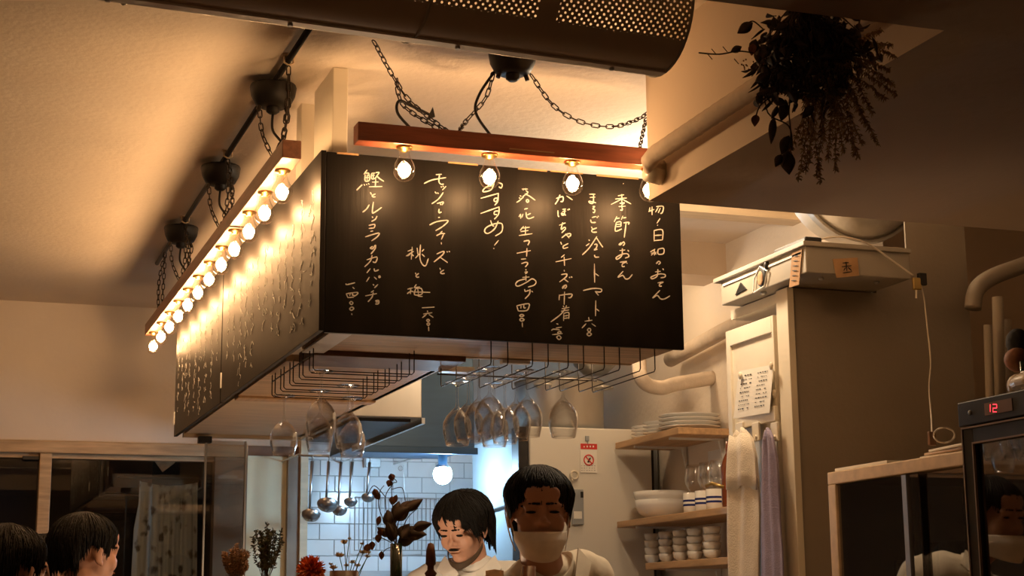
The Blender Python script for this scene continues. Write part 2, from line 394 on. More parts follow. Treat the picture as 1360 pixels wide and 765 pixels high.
STROKES = [
 (440,210,6.95, "330,110 300,150;310,140 345,140 340,165;312,150 312,210 350,205 350,150;312,180 350,178;330,150 330,208;285,245 255,275 232,298;300,240 310,255;322,238 330,250;340,232 350,245;372,140 372,190 405,188;372,140 405,138;372,160 400,158;388,140 388,188;410,135 440,133 420,165 400,195;415,160 445,190 485,215;375,222 435,220;410,195 405,262;348,265 470,262;360,315 370,338;408,330 378,345 385,358 408,358;350,430 325,470 288,500;388,405 378,500 400,500 465,455;375,540 385,552;422,535 405,565 370,585;345,622 400,612 395,645;345,650 395,645;360,678 385,672;312,728 435,692 425,725 370,765"),
 (440,310,6.38, "350,110 330,125 350,130 372,100 370,130 335,175;300,225 385,200 375,245 350,240;345,185 330,235 280,285;330,298 300,335;362,298 370,320 402,308;322,370 297,410;362,370 385,390;400,368 407,360 414,368 407,376 400,368;352,430 362,442;395,432 365,462;360,485 335,500;288,530 385,510;355,500 345,540 310,580;372,572 400,568 400,595 372,598;375,582 398,580;125,425 130,435 200,418;180,455 195,470;125,510 140,545;125,512 215,500 220,515 190,535;160,510 155,530;180,508 180,525 195,525;140,545 190,540;168,575 155,590 170,603 183,590 168,575;172,622 155,640 172,652 190,635 172,622;172,678 175,692"),
 (535,220,7.64, "335,92 395,88;215,182 300,145 438,122;372,92 365,160 385,188 415,188;385,212 395,222;405,205 412,216;438,210 400,248;325,265 340,285;348,275 362,285;410,272 360,340 292,388;345,385 410,370 395,400;380,385 385,400;368,440 365,478 392,470;358,528 375,524;270,603 340,570 440,555 455,570 400,620 332,660;340,712 385,690 428,690;400,665 375,690;415,692 390,750"),
 (530,310,5.46, "305,65 307,80;272,150 322,130 315,155 252,208;300,175 352,212;345,130 352,138;360,128 368,136;295,250 300,265;325,265 300,282 310,292 330,290;50,165 105,130;62,130 100,115;95,98 88,190;85,145 60,165;92,150 105,165;155,82 150,170 165,220 192,235 212,182;130,105 138,165;118,180 145,150;180,115 165,132;165,150 185,170;118,285 122,298;142,290 122,308 130,318 145,316;60,405 100,395;85,395 82,440;58,438 85,420 105,425;125,370 108,395;110,395 150,388;120,400 112,445 165,440 160,400 120,400;105,425 225,428;135,402 140,440;135,455 170,458;165,540 255,535;205,560 207,572;175,585 240,575;200,585 168,612;215,588 248,610;210,622 200,630 208,640 220,632 210,622;212,648 202,657 210,667 222,658 212,648;213,675 215,708"),
 (620,230,6.37, "230,85 205,140 150,158 135,150 160,120 215,105;265,80 298,95 290,125 270,115;118,213 270,170;265,170 262,235 235,272;262,210 235,215 230,235 250,240 262,215;115,342 275,285;272,285 268,345 232,390;265,320 235,325 232,348 255,350;200,400 215,440 230,450;265,405 235,470 180,510 150,495 165,460 230,430 290,425 302,460 290,500 240,532;268,568 232,612;225,635 230,640;465,135 515,135;480,130 475,145;500,128 498,145;448,190 460,198;440,208 452,214;420,248 445,232 480,200;500,150 515,165 470,200;490,175 530,195 578,230;500,235 512,223 524,235 512,247 500,235;485,305 515,298;455,345 440,370;455,350 455,385;475,345 465,375;500,330 505,370 525,385 568,370;540,340 510,355;480,450 450,485;470,465 530,458;455,495 520,485;495,450 495,518;440,528 553,512;480,578 515,570 528,580 515,610;422,678 540,655;508,635 505,705"),
 (670,320,5.46, "120,133 155,130;122,165 155,155 168,165 150,190;155,205 155,215;145,228 165,225 150,240;130,265 180,262;155,250 155,290;155,275 100,290 80,315 100,328 160,300 200,275 228,295 215,320 170,335;145,350 150,370;150,368 185,355;185,350 180,385 148,420;195,362 205,372;88,470 100,510;90,470 170,455 178,475 160,505 100,508;120,470 118,490;140,465 140,485 155,485;125,532 110,541 122,550 140,541 125,532;125,560 110,570 122,582 142,572 125,560;128,592 130,625;435,100 410,120;370,152 485,128;432,115 435,180;432,210 434,222;410,245 450,240 445,262 398,298;430,275 462,298;468,262 475,268;482,258 490,266;438,325 420,345 425,330 445,320 448,335 435,345;398,390 395,430;398,395 485,385 480,410 462,412;435,368 432,462;425,470 430,480;450,468 445,480;415,492 470,482;410,510 468,500;445,480 410,530 335,588;430,525 428,580;430,525 465,520 465,565;432,545 462,540;432,562 462,558;375,600 390,605;372,632 415,625;340,650 355,640 400,645;345,680 420,672;400,655 385,665 395,672 410,662 400,655;395,685 378,698 395,715 410,702 395,685"),
 (725,240,6.95, "85,218 110,180 130,130;95,165 155,148 155,190 135,192;190,140 245,178;110,275 112,325 122,330;150,265 185,262;150,285 185,280;170,262 170,310 150,318 145,300 185,320;200,262 205,275;212,258 218,270;122,412 180,390;155,385 140,450 170,430 180,445 145,482;145,528 190,495 225,490 225,510 200,515;180,490 215,530;135,565 145,590;205,580 160,605 165,625 205,615;400,125 455,125;405,155 455,152;440,125 435,205 405,205 400,190 462,205;430,240 450,238 432,262 452,270 445,295 432,290;425,340 465,330;412,360 420,385 460,385;470,335 475,345;480,325 485,335;418,425 430,445;470,435 425,455 430,475 470,475;395,545 403,555;370,602 400,580;470,515 400,620 335,685;465,525 500,580 525,615;445,590 470,588 465,620 445,640 475,632;448,685 455,705 490,705;665,140 720,130;640,170 745,160;700,125 700,200;700,170 600,220;705,172 785,215;680,210 725,205 700,225 705,270 685,270;672,240 735,235;655,330 630,380;650,350 680,345;710,325 695,360;710,345 740,340;650,385 640,465 700,445;650,385 690,380 690,425;650,405 690,402;650,425 690,422;715,390 765,385 760,405;740,388 722,525;695,570 675,590 690,590 715,565 725,585 710,600;680,645 730,640;705,625 700,690 660,725 648,710 700,680 750,675 765,700 730,715;755,640 765,655;712,25 716,30"),
 (760,320,5.46, "160,165 162,302;165,235 192,255;78,360 150,345 210,350 205,370 165,368;165,365 190,395;170,432 168,545;170,490 195,510;118,553 122,575;90,583 145,575;100,600 70,632;140,600 170,620;122,632 110,645 122,660 134,645 122,632;122,663 106,676 122,689 138,676 122,663;345,155 395,150 365,165 362,185 380,185;395,158 398,165;368,220 330,265 365,250 385,275 410,272 435,243;565,80 600,60;570,90 610,82;595,62 595,105;590,85 572,105;600,88 608,98;622,60 622,95 660,92 662,55 622,60;620,155 608,165 625,148 638,158 625,172;600,225 640,220;620,205 615,255 580,275 572,262 630,240 672,245 670,262 640,268;655,200 662,212;618,305 660,298 635,312 632,328 648,328;635,358 582,415 615,395 640,420 670,420 708,398"),
 (660,190,5.44, "1105,465 1100,490;1095,495 1135,480;1120,460 1120,520;1150,460 1200,458 1195,500 1180,510;1165,465 1145,500;1180,470 1165,505;1178,545 1155,580;1158,592 1162,596;1135,630 1135,710;1135,632 1195,628 1195,700;1135,668 1190,665;1135,705 1195,700"),
]
def ribbon(m, pts, wd, nrm, th=.0006):
    pts = smooth_path(pts, 4) if len(pts) > 2 else [pts[0], (pts[0]+pts[1])/2, pts[1]]
    nrm = Vector(nrm); k = len(m.v); N = len(pts)
    for i, p in enumerate(pts):
        t = pts[min(i+1,N-1)] - pts[max(i-1,0)]
        x = t.cross(nrm).normalized() if t.length > 1e-7 else Vector((0,0,1))
        ww = wd*(.62 if i in (0,N-1) else 1)*(.85+.3*random.random())
        m.v += [p-x*ww/2, p+x*ww/2, p+x*ww/2+nrm*th, p-x*ww/2+nrm*th]
    for i in range(N-1):
        a = k+4*i; b = a+4
        for j in range(4): m.f.append((a+j, a+(j+1)%4, b+(j+1)%4, b+j))
    m.f.append((k,k+3,k+2,k+1)); e = k+4*(N-1); m.f.append((e,e+1,e+2,e+3))
cb = thing('chalkboard', 'wide black menu chalkboard facing the room, handwritten Japanese dishes in white chalk', 'chalkboard', (1.357, BY, BZ0), 'menu chalkboards on the hanging cabinet')
M().box((BX,BY,BZ0),(BR,BY+.014,BZ1)).build('panel', 'board', cab and cb, bev=.001)
allst = []
for ox, oy, s, txt in STROKES:
    for stt in txt.split(';'):
        pts = []
        for q in stt.split():
            a, b = q.split(','); p = at(ox+float(a)/s, oy+float(b)/s, 'Y', BY); p.y = BY-.0004; pts.append(p)
        allst.append(pts)
def bb(ps, g=.0016): return (min(p.x for p in ps)-g, max(p.x for p in ps)+g, min(p.z for p in ps)-g, max(p.z for p in ps)+g)
groups = []                                  # strokes that lie together form one written character
for ps in allst:
    b = bb(ps); hit = [g for g in groups if any(not (b[1] < c[0] or b[0] > c[1] or b[3] < c[2] or b[2] > c[3]) for c in g[1])]
    new = [[ps], [b]]
    for g in hit: new[0] += g[0]; new[1] += g[1]; groups.remove(g)
    groups.append(new)
for g in groups:
    wr = M()
    for ps in g[0]: ribbon(wr, ps, .0030, (0,-1,0))
    wr.build('chalk_character', 'chalk', cb)
pn = M()
for xa_, xb_, h_ in ((.90,.955,.004),(1.19,1.27,.0035),(1.38,1.46,.004),(1.47,1.56,.0025),(1.60,1.72,.004)): pn.box((xa_,BY-.0012,BZ1-h_),(xb_,BY-.0002,BZ1+.001))
pn.build('edge_tape', 'kraft', cb, label='pale tape remnants along the top edge')
# two boards on the left side
for nm, y0, y1, lab in (('a', BY+.0, 5.276, 'long black chalkboard on the left side of the cabinet, nearer half, bulb glare on it'),
                        ('b', 5.290, 6.362, 'far left chalkboard of the cabinet under the last bulbs, brightest glare')):
    t = thing('chalkboard', lab, 'chalkboard', (BX, (y0+y1)/2, BZ0), 'menu chalkboards on the hanging cabinet')
    M().box((BX-.014,y0,BZ0+.004),(BX-.001,y1,BZ1+.003)).build('panel', 'board', t, bev=.001)
    g = M(); y = y0+.09
    while y < y1-.06:
        z = BZ1-.05-random.random()*.07; zend = BZ0+.03+random.random()*.16
        while z > zend:
            hgt = .018+random.random()*.016; p0 = Vector((BX-.0145, y+random.uniform(-.012,.012), z))
            for _ in range(random.choice((2,3,3,4))):
                a = p0+Vector((0,random.uniform(-.018,.018),-random.random()*hgt)); b = a+Vector((0,random.uniform(-.02,.02),-random.uniform(.002,.016))); c = b+Vector((0,random.uniform(-.016,.016),-random.uniform(0,.01)))
                ribbon(g, [a,b,c], .0026, (-1,0,0))
            z -= hgt+.012
        y += random.uniform(.085,.13)
    g.build('chalk_writing', 'chalk', t, label='white chalk handwriting in vertical lines')['kind'] = 'stuff'
    M().box((BX-.018,y1-.012,BZ0+.05),(BX-.012,y1-.004,BZ0+.10)).build('clip', 'white_metal', t)

# ================================================================== bulb beams
def make_bulb():
    t = thing('light_bulb', 'lit clear bulb', 'light bulb', (0,0,0), 'clear filament bulbs under the wooden beams')
    prof = [(.0125,.002),(.0130,-.008),(.0138,-.016),(.0175,-.026),(.0235,-.037),(.0270,-.049),(.0272,-.057),(.0250,-.067),(.0185,-.076),(.010,-.0808),(.0008,-.082)]
    M().lathe(prof, n=24).build('bulb_glass', 'g_clear', t, smooth=True)
    M().lathe([(.0008,.006),(.019,.006),(.020,.003),(.019,.0),(.010,-.001),(.0095,-.006),(.0008,-.006)], n=20).build('socket', 'brass', t, smooth=True)
    M().tube([(0,0,-.005),(0,0,-.034)], [.0045,.002], 8).build('stem', 'g_clear', t)
    M().ell((0,0,-.051),(.0160,.0160,.0145),16,10).build('filament', 'filament', t, smooth=True)
    return t
bulb0 = make_bulb(); used = False
def place_bulb(p, lab):
    global used
    b = bulb0 if not used else copy_tree(bulb0); used = True
    b.location = p; b['label'] = lab
bz = 2.370; FYc = 3.705
fb = thing('lamp_beam', 'reddish brown wooden beam carrying bulbs above the front chalkboard', 'light fixture', (1.33, FYc, bz), 'wooden bulb beams')
M().box((.914,FYc-.024,bz),(1.72,FYc+.024,bz+.047)).build('beam', 'beam_red', fb, bev=.002)
M().box((1.30,FYc-.026,bz+.010),(1.42,FYc-.0235,bz+.013)).build('tape_scrap', 'kraft', fb, label='torn tape scrap')
for (px, py), lab in zip(((537,200),(650,210),(760,219),(862,230)), ('lit clear bulb, first from the left under the front beam','lit clear bulb, second from the left under the front beam','lit clear bulb, third from the left under the front beam','lit clear bulb half hidden by the bulkhead corner, right end of the front beam')):
    p = at(px, py, 'Y', FYc); place_bulb(Vector((p.x, FYc, bz-.006)), lab)
LX, lz = .790, 2.362
lb = thing('lamp_beam', 'long brown wooden beam with a row of bulbs beside the left chalkboards', 'light fixture', (LX, 5.2, lz), 'wooden bulb beams')
M().box((LX-.024,3.860,lz),(LX+.024,6.62,lz+.047)).build('beam', 'beam_brown', lb, bev=.002)
M().box((LX-.026,4.62,lz-.004),(LX+.026,4.632,lz+.0)).build('strap', 'iron', lb)
lbp = [3.975+.232*k for k in range(12)]
ordn = ['nearest','second','third','fourth','fifth','sixth','seventh','eighth','ninth','tenth','eleventh','farthest']
for k, y in enumerate(lbp):
    place_bulb(Vector((LX, y, lz-.006)), 'lit clear bulb in the left row, %s from the camera' % ordn[k])

# rail and ceiling cups
rl = thing('ceiling_rail', 'thin black conduit running along the ceiling above the left bulb beam', 'rail', (.79, 5, H))
M().tube([(.79,3.55,H-.012),(.79,6.5,H-.012)], .0085, 8).build('conduit', 'black', rl, smooth=True)
for y in (3.92, 4.83, 5.72):
    M().box((.772,y-.012,H-.004),(.808,y+.012,H)).tube([(.778,y,H-.004),(.778,y,H-.02),(.79,y,H-.026),(.802,y,H-.02),(.802,y,H-.004)], .003, 6).build('pipe_strap', 'wood_pale', rl)
def cup_at(p, lab):
    t = thing('ceiling_rose', lab, 'ceiling rose', p, 'black bowl-shaped ceiling roses')
    M().lathe([(.0008,.0),(.060,.0),(.062,-.006),(.058,-.03),(.047,-.052),(.034,-.060),(.0008,-.060)], p, 28).build('bowl', 'black', t, smooth=True)
    M().lathe([(.018,-.060),(.018,-.072),(.010,-.078),(.0008,-.078)], p, 12).build('cable_grip', 'black', t, smooth=True)
    for s in (-1,1):
        M().tube([Vector(p)+Vector((.035*s,0,-.058)), Vector(p)+Vector((.04*s,0,-.072))], .006, 8).build('hook', 'iron', t)
    return t
Hc = H-.018
c1 = Vector((.79,4.12,Hc)); c2 = Vector((.79,4.96,Hc)); c3 = Vector((.79,5.82,Hc))
cF = Vector((1.325,3.72,H-.0))
cup_at(c1, 'black bowl-shaped ceiling rose on the rail, nearest of the three on the left'); cup_at(c2, 'black bowl-shaped ceiling rose on the rail, middle of the three on the left')
cup_at(c3, 'black bowl-shaped ceiling rose on the rail, farthest of the three on the left'); cup_at(cF, 'black bowl-shaped ceiling rose above the front beam beside the perforated duct')
# chains: every link an own object sharing one mesh
def link_mesh():
    L, W, r = .0125, .0052, .0017; path = []
    for k in range(6): q = -PI/2+PI*k/5; path.append((W*math.sin(q)*1.0, 0, (L-W)+W*math.cos(q)))
    for k in range(6): q = PI/2+PI*k/5; path.append((W*math.sin(q), 0, -(L-W)+W*math.cos(q)))
    m = M().tube(path, r, 5, closed=True)
    me = bpy.data.meshes.new('link'); me.from_pydata(m.v, [], m.f); me.materials.append(K['iron'])
    me.polygons.foreach_set('use_smooth', [True]*len(me.polygons)); return me
LINK = link_mesh()
def chain(pts, lab, sag=0):
    if len(pts) == 2 and sag:
        a, b = Vector(pts[0]), Vector(pts[1]); pts = [a, (a*3+b)/4-Vector((0,0,sag*.75)), (a+b)/2-Vector((0,0,sag)), (a+b*3)/4-Vector((0,0,sag*.75)), b]
    p = smooth_path(pts, 20) if len(pts) > 2 else [Vector(pts[0]).lerp(Vector(pts[1]), k/40) for k in range(41)]
    t = thing('chain', lab, 'chain', p[0], 'iron chains holding the bulb beams')
    step = .0205; acc = step/2; k = 0
    for i in range(len(p)-1):
        seg = (p[i+1]-p[i]); L = seg.length; d = acc
        while d < L:
            o = bpy.data.objects.new('link', LINK); C.objects.link(o); o.parent = t
            q = seg.normalized().to_track_quat('Z', 'Y') @ Euler((0,0,(PI/2 if k % 2 else 0)+.35)).to_quaternion()
            o.location = p[i]+seg.normalized()*d - p[0]; o.rotation_mode = 'QUATERNION'; o.rotation_quaternion = q
            d += step; k += 1
        acc = d-L
    return t
FZ = bz+.050
def fp(px, py, y=3.80): return at(px, py, 'Y', y)
a0 = fp(496,54,3.72); a0.z = min(a0.z, H-.005)
chain([a0, fp(520,98), fp(545,135), Vector((1.145,FYc,FZ))], 'iron chain slanting down from the ceiling to the left end of the front beam')
chain([fp(655,97,3.74), fp(645,130,3.76), fp(620,160), Vector((1.175,FYc,FZ))], 'iron chain from the front ceiling rose curving down to its left')
chain([fp(527,105), fp(536,140,3.79), Vector((1.13,FYc,FZ))], 'short iron chain end tied at the left of the front beam')
chain([fp(705,99,3.74), fp(735,140,3.78), fp(772,162,3.79), fp(815,168,3.79), fp(850,157,3.85), fp(870,140,3.9)], 'iron chain sagging from the front ceiling rose towards the right')
chain([fp(858,157,3.85), Vector((1.665,FYc,FZ))], 'short iron chain dropping to the right end of the front beam')
LZ = lz+.050
for yc, y0, y1, nm in ((4.12,3.92,3.99,'nearest'),(4.96,4.83,4.72,'middle'),(5.82,5.72,5.6,'farthest')):
    chain([(.79,y0,H-.03),(.795,(y0+y1)/2,(H+LZ)/2),(.79,y1,LZ)], 'iron chain hanging straight from the strap by the %s ceiling rose of the rail' % nm)
    chain([(.79,y0,H-.03),(.80,y0+.05,(H+LZ)/2-.03),(.79,y0+.14,LZ)], 'second iron chain from the strap by the %s ceiling rose of the rail' % nm)
    chain([(.755,yc,H-.09),(.76,yc-.02,H-.16),(.79,yc-.04,LZ)], 'iron chain under the left hook of the %s ceiling rose of the rail' % nm)
    chain([(.83,yc,H-.09),(.82,yc+.03,H-.16),(.79,yc+.06,LZ)], 'iron chain under the right hook of the %s ceiling rose of the rail' % nm)
chain([(.79,6.25,H-.02),(.79,6.27,H-.12),(.79,6.3,LZ)], 'iron chain at the far end of the left bulb beam')
chain([(.79,6.25,H-.02),(.78,6.33,H-.12),(.79,6.4,LZ)], 'looped iron chain at the very end of the left bulb beam')
def cable(pts, r, lab, mat='black', name='power_cable', cat='cable'):
    return tag(M().tube(smooth_path(pts, 8), r, 7).build(name, mat, smooth=True), lab, cat)
cable([fp(657,95,3.74), fp(637,125,3.76), fp(632,150,3.77), Vector((1.262,FYc,FZ-.004))], .0038, 'black power cable curving from the front ceiling rose to the front beam')
cable([fp(570,152,3.80), fp(545,140,3.79), fp(530,134,3.78), fp(528,150,3.77), Vector((1.055,FYc,FZ-.004))], .0038, 'black power cable looped above the left part of the front beam')
for yc, nm in ((4.12,'nearest'),(4.96,'middle'),(5.82,'farthest')):
    cable([(.79,yc,H-.096),(.785,yc-.03,H-.15),(.80,yc-.08,H-.2),(.79,yc-.1,LZ-.004)], .0036, 'black power cable from the %s rail ceiling rose to the left beam' % nm)
tag(M().slab([fp(566,160,3.8),fp(578,155,3.8),fp(575,142,3.8)],(0,.004,0)).build('cable_clip','black'), 'small black clip where cable and chains meet above the front beam', 'clip')

# ================================================================== perforated duct
du = thing('spiral_duct', 'large perforated metal ventilation duct crossing the top of the room', 'duct', (1.345, 2.86, 2.447))
du.rotation_euler = (0,0,math.radians(4.0))
R_ = .13
def local(m, name, mat, parent, smooth=False, bev=0, label=None):   # coordinates already local to the thing
    rl_ = rootloc(parent); m.v = [v+rl_ for v in m.v]; return m.build(name, mat, parent, smooth=smooth, bev=bev, label=label)
dm = M(); NQ = 56      # an open-backed half-round shield: front, underside and lower back
for xx in (0, -3.2):
    for k in range(NQ+1):
        q = math.radians(92+262*k/NQ); dm.v.append(Vector((xx, R_*math.cos(q), R_*math.sin(q))))
for k in range(NQ): dm.f.append((k, k+1, NQ+2+k, NQ+1+k))
local(dm, 'perforated_shell', 'duct', du, smooth=True)
for xx in (-.003, -.540, -1.075, -1.61):   # rolled rims and joint bands
    local(M().tube([(xx, R_*math.cos(math.radians(92+262*k/30)), R_*math.sin(math.radians(92+262*k/30))) for k in range(31)], .0035, 6), 'joint_band', 'unit_paint', du, smooth=True)
local(M().box((-3.2,-.012,-R_-.004),(-.004,.012,-R_+.002)), 'seam_flange', 'foil', du)
for k in range(9): local(M().lathe([(.0008,-.006),(.005,-.006),(.005,0),(.0008,0)], (-.12-k*.33,0,-R_-.003), 8), 'rivet', 'steel', du)

# ================================================================== pipe on bulkhead face
bp_ = thing('insulated_pipe', 'pale ribbed pipe running along the lit side of the bulkhead', 'pipe', (1.59,3.2,2.34))
pth = [(1.645,3.515,2.315),(1.605,3.51,2.318),(1.597,3.495,2.325),(1.597,3.46,2.334)] + [(1.597, 3.46-.02*k, 2.334+.0002*k) for k in range(1,60)]
M().tube(pth, [.022]*4+[.021+.0012*(k % 2) for k in range(1,60)], 14).build('pipe', 'insul', bp_, smooth=True)
M().tube([(1.637,3.52,2.300),(1.60,3.515,2.305)], .026, 14).build('pipe_collar', 'plastic_cream', bp_, smooth=True)

# ================================================================== hanging dried bouquet
BQ = at(1062,20,'Y',2.30)
bq = thing('dried_bouquet', 'large dark dried bouquet of leaves and feathery grass hanging upside down', 'dried flowers', BQ)
random.seed(21)
tie = BQ + Vector((0,-.02,.02))
stems = M(); leafm = M(); dryl = M(); grass = M()
def bqp(px, py, dy=0): return at(px, py, 'Y', 2.30+dy)
for k in range(120):
    e = bqp(random.uniform(1012,1112) if k < 75 else random.uniform(1040,1150), random.uniform(28,125) if k < 75 else random.uniform(25,85), random.uniform(-.05,.06))
    stems.tube(smooth_path([tie+Vector((random.uniform(-.03,.03),random.uniform(-.01,.01),0)), tie.lerp(e,.5)+Vector((0,0,.01)), e], 4), .0012, 4)
    for _ in range(7):
        q = e+Vector((random.gauss(0,.012), random.gauss(0,.012), random.gauss(0,.016)))
        leafm.leaf(q, (random.gauss(0,.6), random.gauss(0,.5), -random.random()-.1), random.uniform(.018,.034), random.uniform(.009,.016), random.uniform(-.3,.3))
twigs = [([(1020,75),(985,68),(955,72),(928,70)],0),([(1015,110),(1020,150),(1048,168),(1052,200)],0),([(1030,90),(1030,120),(1010,140),(1004,155)],0),([(1015,40),(1000,28),(990,35)],0),([(1050,130),(1048,150),(1050,185),(1040,220)],0)]
for tw_, dy in twigs: stems.tube(smooth_path([bqp(x,y,dy) for x,y in tw_], 6), .0013, 5)
for x,y in ((945,67),(960,64),(975,80),(940,74)): stems.tube([bqp(x+6,y+5), bqp(x,y-2)], .0008, 4)
for (x,y,dx,dz,L,W) in ((1000,30,-.8,-.6,.034,.018),(985,62,-.9,-.5,.022,.012),(1004,52,-.2,-1,.026,.018),(1028,60,-.3,-1,.032,.018),(1045,135,-.3,-1,.035,.02),
                        (1028,155,-.1,-1,.046,.014),(1048,180,-.4,-1,.035,.02),(1046,200,.1,-1,.040,.028),(1038,205,-.5,-1,.024,.014),(1035,90,-.2,-1,.05,.014),(1020,95,-.2,-1,.045,.014)):
    leafm.leaf(bqp(x,y), (dx,0,dz), L, W, .15, up=(.1,1,.1))
for (x,y) in ((1004,152),(1000,58)): dryl.leaf(bqp(x,y), (-.1,0,-1), .020, .013, .2, up=(.1,1,.1)).leaf(bqp(x,y), (.1,.1,-1), .020, .012, -.2, up=(1,.3,.1))
for k in range(24):
    q = bqp(random.uniform(985,1015), random.uniform(78,95)); dryl.ell(q, .0016, 5, 4)
plumes = [(1045,215),(1060,238),(1085,232),(1075,215),(1100,210),(1120,200),(1135,205),(1165,190),(1150,165),(1140,208),(1095,185),(1185,112),(1188,75),(1180,92),(1190,125),(1110,225),(1065,190),(1170,40),(1182,60),(1090,240),(1070,225),(1125,185),(1145,190),(1158,150),(1175,130),(1108,150)]
for (x,y) in plumes:
    s0 = bqp(1080+random.uniform(-20,25), 60+random.uniform(-10,30), random.uniform(-.03,.03)); e = bqp(x,y,random.uniform(-.05,.05))
    mid = s0.lerp(e,.5)+Vector((random.uniform(0,.014),0,.014)); pp = smooth_path([s0,mid,e],14); grass.tube(pp, .0007, 4)
    for i, q in enumerate(pp):
        t = i/len(pp)
        if t < .25: continue
        for _ in range(10):
            d = Vector((random.gauss(0,1), random.gauss(0,1), random.gauss(-.3,.8))).normalized()
            L = random.uniform(.004,.014)*(1.15-t*.6); grass.tube([q, q+d*L*.6, q+d*L+Vector((0,0,-L*.3))], [.0006,.0011,.0005], 3)
stems.build('twig', 'stem', bq); leafm.build('leaves', 'dark_leaf', bq, smooth=True); dryl.build('dry_blossoms', 'dry_leaf', bq, label='reddish dried blossoms')
o = grass.build('grass_plumes', 'dry_grass', bq, label='feathery yellow-brown grass plumes'); o['kind'] = 'stuff'
M().tube([tie+Vector((0,0,.03)), tie+Vector((.0,.0,-.02))], [.02,.03], 12).build('binding', 'stem', bq)

# ================================================================== glass racks and wine glasses
def wine_glass():
    t = thing('wine_glass', 'x', 'wine glass')
    h = .178; out = [(.0008,0),(.031,-.0005),(.033,-.0015),(.030,-.003),(.010,-.006),(.0042,-.012),(.0035,-.030),(.0035,-.060),(.0055,-.070),(.016,-.080),(.029,-.094),(.0375,-.110),(.0398,-.125),(.0385,-.142),(.0345,-.160),(.031,-.175)]
    inn = [(.0295,-.175),(.033,-.160),(.037,-.142),(.0383,-.125),(.0360,-.111),(.0278,-.096),(.015,-.083),(.0008,-.077)]
    M().lathe(out+inn, n=28).build('wine_glass_body', 'g_wine', t, smooth=True)
    return t
def wine_single():
    t = wine_glass(); b = t.children[0]; b.parent = None; bpy.data.objects.remove(t); b.name = 'wine_glass'; b['category'] = 'wine glass'; return b
wg0 = wine_single(); wused = False
def put_glass(p, lab, grp, s=1.0, flip=False):
    global wused
    g = wg0 if not wused else wg0.copy()
    if wused: C.objects.link(g)
    wused = True; g.location = p; g.scale = (s,s,s); g['label'] = lab; g['group'] = grp
    if flip: g.rotation_euler = (PI,0,0)
    return g
RZ = 1.868
rk1 = thing('glass_rack', 'dark wire rack under the front cabinet arm, rails pointing away from the room', 'glass rack', (1.5,4.05,RZ), 'wire stemware racks')
for xa in (1.313,1.358,1.425,1.468,1.523,1.566,1.624,1.667,1.726,1.768):
    M().tube([(xa,BY+.03,zU),(xa,BY+.03,RZ+.006),(xa,BY+.036,RZ),(xa,4.30,RZ),(xa,4.306,RZ+.006),(xa,4.306,zU+.02)], .0016, 6).build('rail_wire', 'iron', rk1, smooth=True)
M().tube([(1.30,4.30,zU-.03),(1.78,4.30,zU-.03)], .0022, 6).build('cross_wire', 'iron', rk1)
rk2 = thing('glass_rack', 'dark wire rack under the left cabinet arm, rails running left to right', 'glass rack', (1.05,4.4,RZ), 'wire stemware racks')
lys = [4.10,4.145,4.225,4.27,4.35,4.395,4.475,4.52,4.60,4.645]
for ya in lys:
    M().tube([(.905,ya,zU),(.905,ya,RZ+.006),(.911,ya,RZ),(1.17,ya,RZ),(1.176,ya,RZ+.006),(1.176,ya,zU)], .0016, 6).build('rail_wire', 'iron', rk2, smooth=True)
M().tube([(.905,4.1,zU-.02),(.905,4.645,zU-.02)], .0022, 6).build('cross_wire', 'iron', rk2)
gz = RZ+.004
def gy(px, y): p = at(px, 500, 'Y', y); return p.x
rowx = {1:(1.3355,[(607,''),(622,''),(636,''),(650,'')]), 2:(1.4465,[(656,''),(670,''),(685,''),(700,'')]), 3:(1.5445,[(747,'')])}
ordw = ['farthest','second farthest','second nearest','nearest']
for r_, (xr, lst) in rowx.items():
    for i, (px, _) in enumerate(lst):
        # the camera ray through column px meets the rail x = xr
        p = at(px, 485, 'X', xr)
        lab = 'upside-down wine glass in the right rack, %s of the %s row' % (ordw[i], {1:'left',2:'middle'}[r_]) if r_ < 3 else 'single wine glass hanging alone at the right of the rack, over the steel pot'
        put_glass((xr, p.y, gz), lab, 'wine glasses hanging under the cabinet')
for (x, y, lab) in ((at(378,517,'Y',4.6225).x,4.6225,'wine glass hanging leftmost in the left rack'),(at(427,497,'Y',4.1225).x,4.1225,'nearest and highest wine glass of the left rack, in its middle'),
                    (at(425,520,'Y',4.4975).x,4.4975,'wine glass in the left rack just behind the nearest one'),(at(463,512,'Y',4.3725).x,4.3725,'wine glass at the right of the left rack, front one'),
                    (at(468,518,'Y',4.6225).x,4.6225,'wine glass at the right of the left rack, back one'),(at(384,515,'Y',4.4975).x,4.75-.1275,'wine glass in the left rack close behind the leftmost')):
    if 'close behind' in lab: continue
    put_glass((x,y,gz), lab, 'wine glasses hanging under the cabinet')

# ================================================================== glass partition beside the window
gp = thing('glass_partition', 'clear glass panel with thin pale edges standing below the far end of the cabinet', 'glass panel', (1.05,6.25,1.0))
pa, pb = at(274,585,'Y',6.25), at(326,590,'Y',6.25)
M().box((pa.x,6.247,1.06),(pb.x,6.253,1.905)).build('pane', 'g_part', gp)
M().box((pa.x-.004,6.24,1.06),(pa.x+.002,6.26,1.905)).build('edge_strip', 'steel_dull', gp)
M().box((pb.x-.002,6.24,1.06),(pb.x+.004,6.26,1.905)).build('edge_strip', 'steel_dull', gp)
M().box((pa.x-.03,6.235,1.895),(pa.x+.02,6.275,1.92)).build('clamp', 'black', gp, bev=.002)
